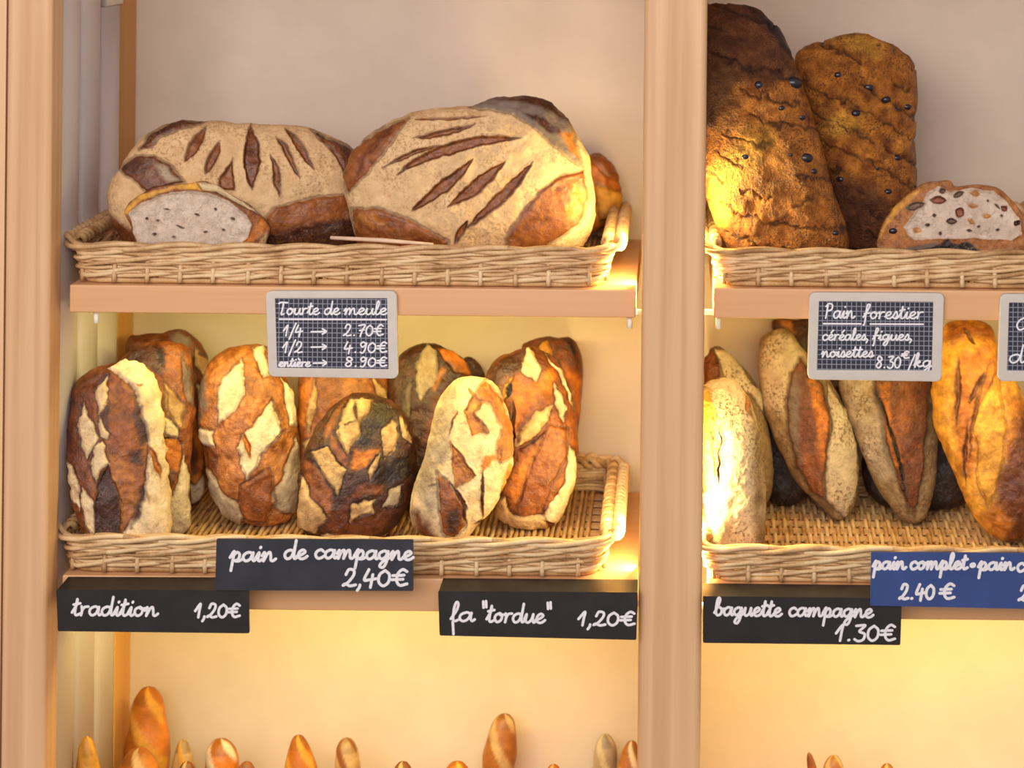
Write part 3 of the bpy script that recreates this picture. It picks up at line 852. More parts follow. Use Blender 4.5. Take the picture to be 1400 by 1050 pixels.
loaf('scored_loaf', 'darkest scored loaf, almost black lattice over tan patches, under the gridded price slate',
     [(25, 780), (45, 600), (90, 450), (160, 330), (240, 230), (340, 170), (460, 165), (570, 205), (660, 280), (710, 400), (725, 560), (700, 740), (640, 880), (560, 980), (440, 1030), (250, 1040), (110, 1010), (40, 930)], ze, [
         (P_, 'crust', [(60, 540), (150, 600), (240, 760), (210, 880), (130, 800), (70, 660)], 0, 4),
         (P_, 'crust', [(200, 340), (330, 180), (240, 350), (180, 430)], 0, 4),
         (P_, 'crust', [(220, 400), (320, 520), (300, 600), (240, 500)], 0, 3),
         (P_, 'tan', [(335, 190), (470, 200), (455, 290), (400, 330), (400, 400), (320, 515), (255, 390)], 1.8),
         (L_, 'dark', ((365, 215), (385, 350), 22), -1), (L_, 'dark', ((300, 360), (385, 330), 10), -1),
         (P_, 'tan', [(110, 500), (205, 470), (280, 600), (300, 620), (270, 770), (190, 660)], 1.8),
         (P_, 'tan', [(45, 640), (100, 760), (200, 890), (120, 985), (20, 940)], 1.8),
         (P_, 'tan', [(345, 815), (480, 790), (470, 850), (335, 930)], 1.5),
         (P_, 'tan', [(530, 370), (590, 310), (625, 400), (600, 500), (540, 550), (530, 450)], 1.2),
         (P_, 'tan', [(620, 290), (660, 310), (690, 450), (650, 420)], 1.2),
         (P_, 'tan', [(440, 600), (515, 510), (520, 590), (450, 680)], 1.2),
         (P_, 'grey', [(560, 730), (650, 700), (620, 810), (530, 850)], 1.2),
         (P_, 'tan', [(160, 985), (280, 980), (270, 1030), (170, 1030)], 1),
         (P_, 'orange', [(330, 600), (370, 500), (510, 490), (430, 570), (350, 620)], 0, 4),
         (P_, 'crust', [(320, 780), (420, 690), (560, 680), (500, 740), (400, 770)], 0, 4),
         (P_, 'brown', [(200, 880), (330, 800), (320, 940), (500, 860), (600, 840), (500, 1000), (250, 1030)], 0, 5),
         (P_, 'black', [(470, 180), (640, 260), (560, 300), (430, 480), (380, 440)], 0, 6), (P_, 'black', [(520, 500), (540, 560), (700, 520), (700, 640), (560, 700), (440, 690)], 0, 6)],
     FZ['ll'], base='dark', T=0.045, Tb=0.03, seed=10, group=GC)
zh = (550, 450, 3.5)
loaf('scored_loaf', 'small dark loaf tip peeping out behind the middle loaves',
     [(300, 132), (340, 135), (380, 180), (398, 240), (395, 400), (390, 640), (345, 800), (270, 730), (240, 400), (260, 200)], zh, [],
     FZ['ll'], base='dark', T=0.014, Tb=0.018, seed=11, nt=160, nf=40, group=GC)
loaf('scored_loaf', 'dark loaf with one upright floury diamond, right of the gridded price slate',
     [(-70, 300), (-55, 200), (0, 120), (60, 85), (125, 62), (200, 80), (280, 125), (330, 200), (350, 330), (320, 560), (260, 760), (160, 880), (40, 880), (-30, 760), (-60, 520)], zh, [
         (P_, 'grey', [(125, 65), (165, 100), (165, 230), (90, 335), (62, 290), (60, 180)], 1.5),
         (P_, 'ash', [(40, 240), (35, 420), (5, 380), (0, 300)], 1, 3),
         (P_, 'orange', [(165, 85), (230, 90), (300, 150), (330, 220), (260, 200), (200, 140)], 1, 3), (P_, 'brown', [(250, 100), (330, 200), (290, 160)], 0),
         (P_, 'lcrust', [(190, 170), (210, 200), (150, 300), (140, 280)], 0, 3), (P_, 'brown', [(160, 320), (210, 280), (180, 500), (90, 560)], 0, 6)],
     FZ['ll'], base='dark', T=0.035, Tb=0.03, seed=12, nt=280, nf=80, group=GC)
loaf('scored_loaf', 'narrow dark golden loaf furthest back at the right, leaning by the wall',
     [(570, 100), (600, 65), (690, 35), (750, 40), (800, 35), (845, 80), (862, 160), (862, 280), (845, 420), (825, 600), (780, 760), (700, 850), (600, 700), (570, 300)], zh, [
         (P_, 'gold', [(650, 100), (690, 55), (730, 140), (830, 380), (800, 330)], 1.5), (P_, 'orange', [(760, 160), (860, 240), (845, 430), (810, 300)], 0, 6),
         (P_, 'black', [(770, 40), (820, 50), (850, 160), (800, 110)], 0, 4)],
     FZ['ll'], base='brown', T=0.03, Tb=0.025, seed=13, nt=240, nf=70, group=GC)
loaf('scored_loaf', 'glossy golden scored loaf nearest the middle post, lit along its right edge',
     [(400, 260), (420, 180), (470, 125), (550, 100), (620, 88), (700, 115), (765, 190), (800, 290), (828, 380), (838, 520), (830, 660), (800, 800), (760, 890), (700, 945), (600, 950), (500, 930), (440, 880), (430, 820), (440, 700), (425, 500)], zh, [
         (P_, 'dark', [(400, 260), (420, 180), (500, 120), (590, 100), (580, 200), (500, 220), (450, 290)], 0, 6), (L_, 'dark', ((532, 330), (522, 580), 26), -2.5), (L_, 'brown', ((540, 590), (720, 470), 16), -2), (P_, 'brown', [(640, 110), (700, 130), (690, 260), (660, 200)], 0, 5),
         (P_, 'cream', [(600, 92), (630, 110), (660, 190), (640, 245), (570, 205)], 1.8),
         (P_, 'gold', [(490, 260), (530, 225), (515, 300), (480, 340)], 1.5),
         (L_, 'black', ((525, 240), (500, 330), 30), -1.5),
         (P_, 'orange', [(540, 250), (620, 260), (660, 240), (720, 180), (730, 280), (640, 330), (540, 480)], 0, 5),
         (P_, 'cream', [(725, 260), (790, 370), (770, 440), (735, 360)], 1.8),
         (P_, 'tan', [(540, 560), (560, 500), (640, 400), (720, 360), (700, 440), (640, 500)], 1.6),
         (P_, 'cream', [(690, 120), (765, 190), (830, 380), (800, 330), (750, 220)], 1.4),
         (P_, 'orange', [(510, 760), (560, 640), (640, 570), (620, 680), (530, 850)], 0, 6),
         (P_, 'crust', [(700, 460), (790, 470), (790, 600), (700, 760), (660, 900), (540, 890), (620, 640)], 1.2, 7),
         (P_, 'cream', [(800, 560), (845, 640), (820, 800), (740, 930), (660, 910), (720, 820), (780, 740)], 1.5),
         (P_, 'tan', [(440, 820), (490, 800), (520, 890), (680, 900), (700, 960), (520, 950), (440, 900)], 1.5)],
     FZ['ll'], base='crust', T=0.045, Tb=0.03, seed=14, group=GC)
loaf('scored_loaf', 'pale floury loaf with lattice cuts leaning against the golden loaf by the post',
     [(40, 850), (60, 740), (100, 620), (130, 500), (160, 380), (200, 300), (260, 240), (350, 225), (420, 250), (470, 310), (510, 400), (528, 500), (530, 600), (500, 720), (440, 840), (350, 950), (270, 1030), (180, 1050), (90, 985), (45, 910)], zh, [
         (P_, 'brown', [(35, 870), (70, 860), (130, 940), (170, 1000), (170, 1060), (80, 1000)], 0, 8), (P_, 'grey', [(60, 780), (100, 600), (200, 300), (280, 240), (250, 420), (230, 600), (150, 700), (175, 860), (120, 880)], 0, 6), (L_, 'dark', ((120, 745), (165, 740), 10), -1), (L_, 'crust', ((490, 500), (470, 640), 22), 1), (L_, 'brown', ((400, 340), (350, 400), 14), -1.5), (L_, 'brown', ((360, 420), (410, 500), 16), -1.5), (L_, 'brown', ((230, 550), (350, 700), 12, 20), -1.5), (L_, 'dark', ((450, 830), (530, 640), 14), -1.5),
         (P_, 'lcrust', [(350, 290), (400, 245), (470, 320), (530, 470), (530, 600), (480, 640), (450, 620), (470, 480), (420, 360), (380, 350)], 1.2),
         (P_, 'lcrust', [(290, 390), (345, 300), (390, 350), (350, 400), (410, 500), (370, 490), (330, 510)], -1.2),
         (P_, 'lcrust', [(230, 540), (300, 620), (350, 700), (320, 730), (250, 760), (240, 650)], -1.5),
         (P_, 'crust', [(160, 680), (240, 750), (300, 850), (300, 950), (240, 1000), (190, 980), (175, 850)], 1.2),
         (P_, 'dark', [(225, 870), (260, 840), (280, 900), (260, 980), (215, 970)], 0, 5),
         (L_, 'brown', ((225, 720), (305, 940), 26, -20), -1), (L_, 'brown', ((385, 670), (380, 900), 22), -1.5),
         (P_, 'orange', [(370, 650), (400, 600), (460, 600), (380, 690)], 0, 3),
         (L_, 'brown', ((260, 390), (225, 510), 12), -1), (L_, 'orange', ((310, 290), (350, 320), 22), -1),
         (L_, 'brown', ((350, 930), (430, 890), 22), -1), (L_, 'gold', ((480, 780), (520, 640), 40), 0, 3)],
     FZ['ll'], base='cream', T=0.045, Tb=0.03, seed=15, group=GC, mat='b_camp')

# --- right bay: fruit breads ------------------------------------------------
def cracks(ang, pitch, bow, seed_, dark=0.55):
    def f(x, y, n):
        ph = (y + (x - 1060) * ang + bow * ((x - 1060) / 90.0) ** 2 + n * 9) / pitch
        k = np.abs(ph - np.round(ph)) * pitch
        on = noise3(np.stack([x * 0.03 + seed_, np.round(ph) * 3.3, y * 0], 1)) > -0.25
        g = np.exp(-(k / 2.3) ** 2) * on
        return -0.003 * g, 1 - dark * g
    return f
zr = (920, 0, 2.9167)
GF = 'tall seeded fruit breads'
def berries(par, grid, pts, r=0.0065):
    P, n = grid; x, y = proj(P[:60])
    for (bx, by, s) in pts:
        k = np.unravel_index(np.argmin((x - bx) ** 2 + (y - by) ** 2), x.shape)
        c = P[k]
        a_ = np.linspace(0, math.pi, 7); b_ = np.linspace(0, 2 * math.pi, 10, endpoint=False)
        V = np.array([(math.sin(u) * math.cos(v) * 1.2, math.sin(u) * math.sin(v) * .8, math.cos(u) * .85) for u in a_ for v in b_]) * r * s
        F = [(i * 10 + j, i * 10 + (j + 1) % 10, (i + 1) * 10 + (j + 1) % 10, (i + 1) * 10 + j) for i in range(6) for j in range(10)]
        mesh_obj('berry', V + c - n * 0.0032 * s, F, M['raisin'], par)
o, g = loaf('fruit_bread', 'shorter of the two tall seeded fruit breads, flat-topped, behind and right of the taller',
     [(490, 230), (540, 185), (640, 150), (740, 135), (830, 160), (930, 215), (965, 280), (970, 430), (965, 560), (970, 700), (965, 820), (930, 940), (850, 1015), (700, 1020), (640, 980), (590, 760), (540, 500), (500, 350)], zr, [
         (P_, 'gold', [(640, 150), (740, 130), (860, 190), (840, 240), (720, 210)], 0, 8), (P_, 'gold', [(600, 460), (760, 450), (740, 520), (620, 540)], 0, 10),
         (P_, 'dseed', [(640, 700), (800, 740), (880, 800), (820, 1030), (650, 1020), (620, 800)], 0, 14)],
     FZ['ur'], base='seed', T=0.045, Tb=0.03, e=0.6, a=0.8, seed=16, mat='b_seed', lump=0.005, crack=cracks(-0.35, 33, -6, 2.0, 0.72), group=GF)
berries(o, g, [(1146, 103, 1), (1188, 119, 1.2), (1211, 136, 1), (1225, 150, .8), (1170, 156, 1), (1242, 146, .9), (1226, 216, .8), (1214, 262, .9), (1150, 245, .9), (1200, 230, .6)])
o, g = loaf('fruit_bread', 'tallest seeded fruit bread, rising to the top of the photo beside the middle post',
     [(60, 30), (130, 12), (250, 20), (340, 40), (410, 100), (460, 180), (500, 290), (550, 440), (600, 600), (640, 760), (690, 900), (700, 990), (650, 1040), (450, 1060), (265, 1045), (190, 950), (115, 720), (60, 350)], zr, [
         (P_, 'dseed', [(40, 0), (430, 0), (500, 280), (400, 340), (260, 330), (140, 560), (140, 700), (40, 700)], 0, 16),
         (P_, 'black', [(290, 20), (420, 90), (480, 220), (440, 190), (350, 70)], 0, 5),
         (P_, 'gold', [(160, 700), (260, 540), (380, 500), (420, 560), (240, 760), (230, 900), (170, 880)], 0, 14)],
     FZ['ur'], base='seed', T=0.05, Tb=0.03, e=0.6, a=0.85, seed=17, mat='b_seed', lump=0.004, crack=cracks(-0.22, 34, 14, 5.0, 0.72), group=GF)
berries(o, g, [(1088, 113, 1.7), (1102, 216, 1.4), (1038, 116, 1.2), (1018, 214, .9), (1112, 234, .8), (1080, 212, .7), (1068, 148, .8), (1148, 320, .8), (1095, 160, .8)])
zc = (1180, 230, 6.177)
o, g = loaf('cut_fruit_bread', 'cut fruit and nut bread showing speckled crumb, at the right of the upper shelf',
     [(120, 600), (170, 470), (250, 340), (380, 220), (500, 130), (620, 110), (730, 105), (780, 160), (900, 145), (1000, 140), (1150, 175), (1270, 280), (1350, 400), (1400, 520), (1390, 640), (1345, 720), (1250, 810), (900, 838), (500, 834), (250, 812), (130, 700)], zc, [
         (P_, 'crumb', [(345, 500), (420, 400), (500, 300), (540, 210), (640, 150), (740, 200), (900, 175), (1100, 190), (1220, 290), (1320, 420), (1340, 560), (1250, 610), (900, 590), (600, 600), (440, 610), (380, 560)], -1.4, 1),
         (P_, 'gold', [(120, 600), (260, 330), (400, 210), (480, 180), (380, 290), (230, 450), (150, 570)], 0, 2),
         (P_, 'black', [(420, 690), (640, 640), (720, 590), (760, 650), (880, 620), (980, 690), (700, 760)], 0, 2),
         (P_, 'ash', [(290, 690), (640, 620), (600, 660), (420, 710), (290, 760)], 0, 2)] +
         [(L_, c_, ((x_ - w_ / 2, y_), (x_ + w_ / 2, y_ + d_), h_), -1.8 if c_ != 'nut' else 0.8, 0.8) for c_, x_, y_, w_, d_, h_ in
          (('fig', 635, 265, 150, 0, 75), ('hole', 440, 350, 160, -60, 70), ('hole', 810, 235, 90, -30, 50), ('hole', 748, 450, 100, 0, 60),
           ('fig', 818, 355, 80, 40, 90), ('nut', 930, 318, 90, 0, 45), ('nut', 1045, 395, 80, 6, 50), ('nut', 950, 212, 100, 0, 50), ('nut', 915, 430, 50, 40, 40),
           ('fig', 1200, 320, 50, 40, 60), ('nut', 455, 515, 80, 20, 55), ('hole', 600, 400, 34, 0, 30), ('hole', 650, 550, 30, 10, 34), ('hole', 975, 490, 30, 0, 26),
           ('hole', 1140, 520, 36, 0, 30), ('hole', 900, 515, 46, 12, 26), ('hole', 540, 480, 50, 0, 30), ('hole', 1170, 405, 36, 0, 26), ('dark', 1300, 445, 40, 30, 60), ('hole', 1050, 270, 28, 0, 24), ('hole', 670, 190, 70, -10, 50), ('hole', 1140, 300, 60, 50, 20))],
     FZ['ur'], base='lcrust', T=0.018, Tb=0.02, e=0.25, seed=18, mat='b_crumb', jag=0.8, lump=0.003)
berries(o, g, [(1214, 313, 1.0)])

# --- right bay: floury pointed loaves ---------------------------------------
zk = (950, 430, 3.0875)
GR = 'floury pointed loaves'
loaf('pointed_loaf', 'floury split loaf standing behind the brightly lit loaf beside the middle post',
     [(35, 240), (50, 165), (90, 130), (150, 170), (220, 240), (275, 330), (300, 430), (322, 560), (330, 700), (300, 800), (200, 850), (90, 830), (55, 600)], zk, [
         (P_, 'brown', [(-20, 200), (40, 150), (85, 140), (110, 260), (60, 290), (-20, 360)], -1, 3), (P_, 'rye', [(85, 140), (150, 165), (280, 330), (300, 430), (240, 340), (130, 270)], 1)],
     FZ['lr'], base='ryed', T=0.035, Tb=0.03, seed=19, mat='b_rye', nt=220, nf=60, group=GR)
loaf('pointed_loaf', 'flour-white loaf beside the middle post, glaring in the warm strip light',
     [(22, 420), (28, 330), (60, 282), (120, 268), (180, 290), (235, 370), (265, 480), (285, 620), (298, 780), (296, 900), (270, 985), (150, 1020), (85, 1010), (48, 850), (22, 620)], zk, [
         (P_, 'gold', [(-40, 300), (60, 310), (90, 420), (110, 560), (90, 720), (40, 760), (-40, 700)], -1, 5),
         (L_, 'brown', ((112, 470), (100, 720), 16), -2.5), (L_, 'lcrust', ((75, 440), (85, 700), 30), -1, 4), (L_, 'orange', ((210, 340), (240, 440), 26), -1, 4),
         (P_, 'ryed', [(250, 430), (280, 560), (310, 1000), (250, 1000), (240, 700)], 0, 8)],
     FZ['lr'], base='rye', T=0.045, Tb=0.03, seed=20, mat='b_rye', group=GR)
loaf('pointed_loaf', 'dark loaf end showing behind and above the slender floury loaf',
     [(325, 40), (360, 18), (430, 15), (520, 20), (600, 80), (640, 200), (630, 420), (600, 700), (530, 810), (420, 600), (350, 200)], zk, [(P_, 'lcrust', [(330, 20), (400, 20), (420, 80), (370, 50)], 0, 4)],
     FZ['lr'], base='dark', T=0.018, Tb=0.018, seed=21, mat='b_camp', nt=180, nf=50, group=GR)
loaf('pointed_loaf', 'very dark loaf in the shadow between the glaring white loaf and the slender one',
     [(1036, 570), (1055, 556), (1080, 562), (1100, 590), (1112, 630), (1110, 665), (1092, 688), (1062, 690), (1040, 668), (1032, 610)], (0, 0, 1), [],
     FZ['lr'], base='black', T=0.018, Tb=0.018, seed=25, mat='b_camp', nt=180, nf=50, group=GR)  # added filler; its black stands in for shade between the loaves
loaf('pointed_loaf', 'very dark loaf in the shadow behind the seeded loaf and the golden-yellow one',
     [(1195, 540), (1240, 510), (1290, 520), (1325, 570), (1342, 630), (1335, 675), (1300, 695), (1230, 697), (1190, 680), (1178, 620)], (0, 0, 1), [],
     FZ['lr'], base='black', T=0.03, Tb=0.03, seed=26, mat='b_camp', nt=180, nf=50, group=GR)  # another added filler, coloured black to deepen the shaded gap
loaf('pointed_loaf', 'slender floury loaf with one long brown split, left of its browner neighbour',
     [(268, 160), (280, 95), (340, 65), (400, 75), (455, 140), (510, 210), (580, 290), (640, 400), (680, 520), (694, 650), (685, 770), (655, 840), (600, 868), (530, 810), (440, 720), (360, 580), (300, 430), (272, 280)], zk, [
         (P_, 'rye', [(268, 160), (340, 60), (460, 140), (470, 200), (400, 260), (380, 420), (290, 380)], 0, 8),
         (P_, 'brown', [(440, 180), (480, 230), (540, 300), (570, 420), (560, 560), (545, 700), (550, 780), (490, 745), (430, 640), (395, 500), (388, 350), (405, 250)], 1.8),
         (P_, 'orange', [(475, 280), (505, 270), (560, 430), (550, 540), (535, 660), (515, 640), (515, 500), (500, 400)], 0, 4), (P_, 'crust', [(440, 560), (540, 600), (545, 760), (490, 720)], 0, 8),
         (P_, 'ash', [(390, 340), (420, 260), (450, 330), (440, 480), (450, 620), (410, 520)], 0, 6),
         (P_, 'rye', [(560, 290), (640, 400), (690, 560), (690, 720), (640, 860), (560, 790), (555, 640), (580, 470)], 1, 2)],
     FZ['lr'], base='ryed', T=0.04, Tb=0.022, seed=22, mat='b_rye', group=GR)
zn = (1130, 430, 3.089)
loaf('pointed_loaf', 'brown seeded loaf with one wide red-brown split, under the gridded slate of the right bay',
     [(55, 300), (70, 190), (150, 110), (260, 90), (360, 130), (425, 230), (448, 350), (466, 500), (470, 640), (450, 760), (410, 862), (340, 876), (270, 812), (190, 680), (130, 540), (85, 420)], zn, [
         (P_, 'grey', [(60, 250), (190, 150), (200, 320), (250, 520), (280, 700), (220, 700), (130, 540)], 0, 9),
         (P_, 'brown', [(190, 180), (240, 100), (440, 280), (420, 560), (400, 720), (370, 850), (330, 770), (270, 620), (235, 440), (200, 330)], 1.8),
         (P_, 'orange', [(225, 300), (260, 300), (285, 500), (320, 620), (290, 640), (255, 500)], 0, 4),
         (P_, 'crust', [(300, 280), (370, 290), (360, 480), (320, 520), (290, 400)], 0, 9), (P_, 'ash', [(190, 300), (215, 320), (260, 560), (285, 690), (250, 620), (225, 460)], 0, 4),
         (L_, 'black', ((195, 290), (345, 830), 18, -20), -1.5, 2)],
     FZ['lr'], base='ryed', T=0.04, Tb=0.022, seed=23, mat='b_rye', group=GR)
loaf('pointed_loaf', 'large golden-yellow loaf with long splits, between the two gridded slates',
     [(445, 340), (455, 200), (485, 80), (520, 30), (620, 18), (700, 60), (730, 160), (790, 260), (860, 400), (920, 560), (960, 720), (950, 860), (890, 930), (780, 960), (690, 925), (620, 850), (560, 720), (510, 600), (460, 480)], zn, [
         (P_, 'orange', [(560, 150), (690, 120), (740, 250), (640, 420), (620, 700), (560, 640), (540, 420)], 0, 9), (P_, 'gold', [(620, 440), (720, 250), (760, 480), (740, 660), (690, 820), (640, 700), (640, 560)], 1, 6),
         (P_, 'seed', [(740, 260), (1000, 560), (980, 800), (740, 600), (770, 430)], 0, 8),
         (P_, 'brown', [(820, 400), (1000, 700), (960, 960), (760, 970), (720, 860), (720, 700), (780, 560)], 0, 8),
         (P_, 'crust', [(480, 100), (520, 20), (700, 30), (720, 130), (620, 90), (530, 130)], 0, 10),
         (L_, 'crust', ((560, 170), (550, 470), 26), -2.2, 2), (L_, 'brown', ((575, 60), (625, 120), 26), -1.5), (L_, 'brown', ((665, 240), (605, 380), 30), -1.8),
         (L_, 'lcrust', ((700, 180), (600, 620), 20, 20), -2, 2), (L_, 'crust', ((600, 440), (590, 720), 18, 12), -2, 2),
         (P_, 'seed', [(640, 840), (720, 800), (800, 880), (720, 950)], 0, 8)],
     FZ['lr'], base='gold', T=0.055, Tb=0.035, seed=24, mat='b_camp', group=GR)


# ------------------------------------------------------------------ baguettes below
def baguette(px, pytip, y, r, lean=(0.0, 0.06), base='gold', label='', z0=0.06, seed=0, blunt=0.5, slash='tan'):
    tip = W(px, pytip, y)
    axis = np.array([lean[0], lean[1], 1.0]); axis /= np.linalg.norm(axis)
    Ln = (tip[2] - z0) / axis[2]
    foot = tip - axis * Ln
    nr_, nt_ = 90, 40
    t = np.linspace(0, 1, nr_)
    rad = r * np.clip(1 - np.abs(2 * t - 1) ** (5 if blunt > 0.4 else 3.4), 0, 1) ** 0.5
    rad = rad * (1 + 0.05 * np.sin(t * 26 + seed))
    th = np.linspace(0, 2 * math.pi, nt_, endpoint=False)
    P = foot + (t * Ln)[:, None, None] * axis + np.stack([rad[:, None] * np.cos(th)[None], rad[:, None] * np.sin(th)[None] * 0.85, np.zeros((nr_, nt_))], -1)
    P = P.reshape(-1, 3)
    u = np.repeat(t * Ln, nt_); v = np.tile(th, nr_)
    fr = np.cos(v + math.pi / 2)                                  # 1 on the front
    ph = (u / 0.075 + (np.cos(v)) * 0.55 + seed * .37); k = np.abs(ph - np.round(ph))
    cut = np.clip((0.20 - k) / 0.06, 0, 1) * np.clip((fr - 0.2) / 0.2, 0, 1)
    c = np.tile(np.append(lin(CR[base][0]), 0.1), (len(P), 1)); n_ = fbm(P * 40 + seed * 3.1, 3)
    c[:, :3] *= (1 + 0.35 * n_)[:, None]
    tp = np.repeat(t, nt_) > 0.93
    c[:, :3] *= np.where(tp, 0.72, 1)[:, None]
    cc = np.append(lin(CR[slash][0]), 0.7)
    c = c * (1 - cut[:, None]) + cc * cut[:, None]
    cen = (foot + np.repeat(t * Ln, nt_)[:, None] * axis)
    o_ = P - cen; P = P + o_ * (0.10 * n_ + 0.07 * cut)[:, None]
    P[:, 2] = np.maximum(P[:, 2], z0)
    idx = np.arange(len(P)).reshape(nr_, nt_); A = idx[:-1]; B = idx[1:]
    F = np.stack([A, np.roll(A, -1, 1), np.roll(B, -1, 1), B], -1).reshape(-1, 4)
    o = mesh_obj('baguette', P, F, M['b_bag'], None, None, True, c)
    tag(o, label, 'baguette', 'baguettes standing below the lower shelf')

BG = [  # px, tip, y, radius, lean, base, blunt, slash
    (119, 1006, 0.10, 0.022, (-.05, .03), 'gold', 0, 'gold', 'golden baguette tip at the far left in front of the fluted panel'),
    (203, 938, 0.33, 0.034, (-.01, .06), 'orange', 0, 'gold', 'tallest golden baguette, by the wooden corner batten at the left'),
    (190, 1022, 0.20, 0.034, (.03, .05), 'orange', 1, 'tan', 'blunt orange baguette tip in front of the tallest baguette'),
    (250, 1010, 0.31, 0.020, (-.05, .05), 'tan', 0, 'gold', 'slim pale baguette tip just right of the tallest baguette'),
    (256, 1040, 0.18, 0.019, (.0, .05), 'crust', 1, 'tan', 'dark low baguette tip in front of the slim pale one'),
    (302, 1009, 0.29, 0.029, (-.06, .05), 'orange', 1, 'white', 'orange baguette tip with a white floury patch, third from the batten'),
    (337, 1040, 0.17, 0.021, (.0, .04), 'crust', 1, 'crust', 'dark low baguette tip right of the white-patched one'),
    (408, 1004, 0.30, 0.026, (-.10, .05), 'orange', 0, 'gold', 'lone bright orange baguette tip below the campagne sign'),
    (474, 1008, 0.30, 0.022, (-.05, .05), 'tan', 1, 'crust', 'pale tan baguette tip right of the bright orange one'),
    (551, 1040, 0.22, 0.020, (.0, .05), 'crust', 1, 'tan', 'small dark baguette tip midway along the bottom edge'),
    (625, 1040, 0.22, 0.028, (.0, .05), 'orange', 1, 'gold', 'low orange baguette tip left of the tall knobbly one'),
    (690, 975, 0.35, 0.026, (.10, .03), 'lcrust', 1, 'tan', 'tall knobbly baguette with a shadow on the wall, below the quoted-name sign'),
    (757, 1044, 0.20, 0.018, (.0, .05), 'orange', 1, 'tan', 'barely showing orange baguette tip right of the knobbly one'),
    (828, 1003, 0.35, 0.020, (.0, .03), 'grey', 1, 'rye', 'pale floury baguette tip left of the middle post'),
    (864, 1012, 0.33, 0.019, (.05, .04), 'lcrust', 1, 'white', 'light baguette tip partly hidden by the middle post'),
    (1106, 1028, 0.30, 0.010, (-.20, .03), 'crust', 0, 'crust', 'thin brown baguette tip leaning left in the right bay'),
    (1140, 1032, 0.26, 0.019, (.04, .04), 'lcrust', 1, 'tan', 'rounded brown baguette tip in the right bay'),
    (1213, 1043, 0.24, 0.019, (.0, .04), 'lcrust', 1, 'tan', 'lowest baguette tip at the right end of the bottom edge'),
]
for i, (px, tipy, y, r, ln_, base, bl, sl, lab) in enumerate(BG):
    baguette(px, tipy, y, r, ln_, base, lab, seed=i * 1.7, blunt=bl, slash=sl)


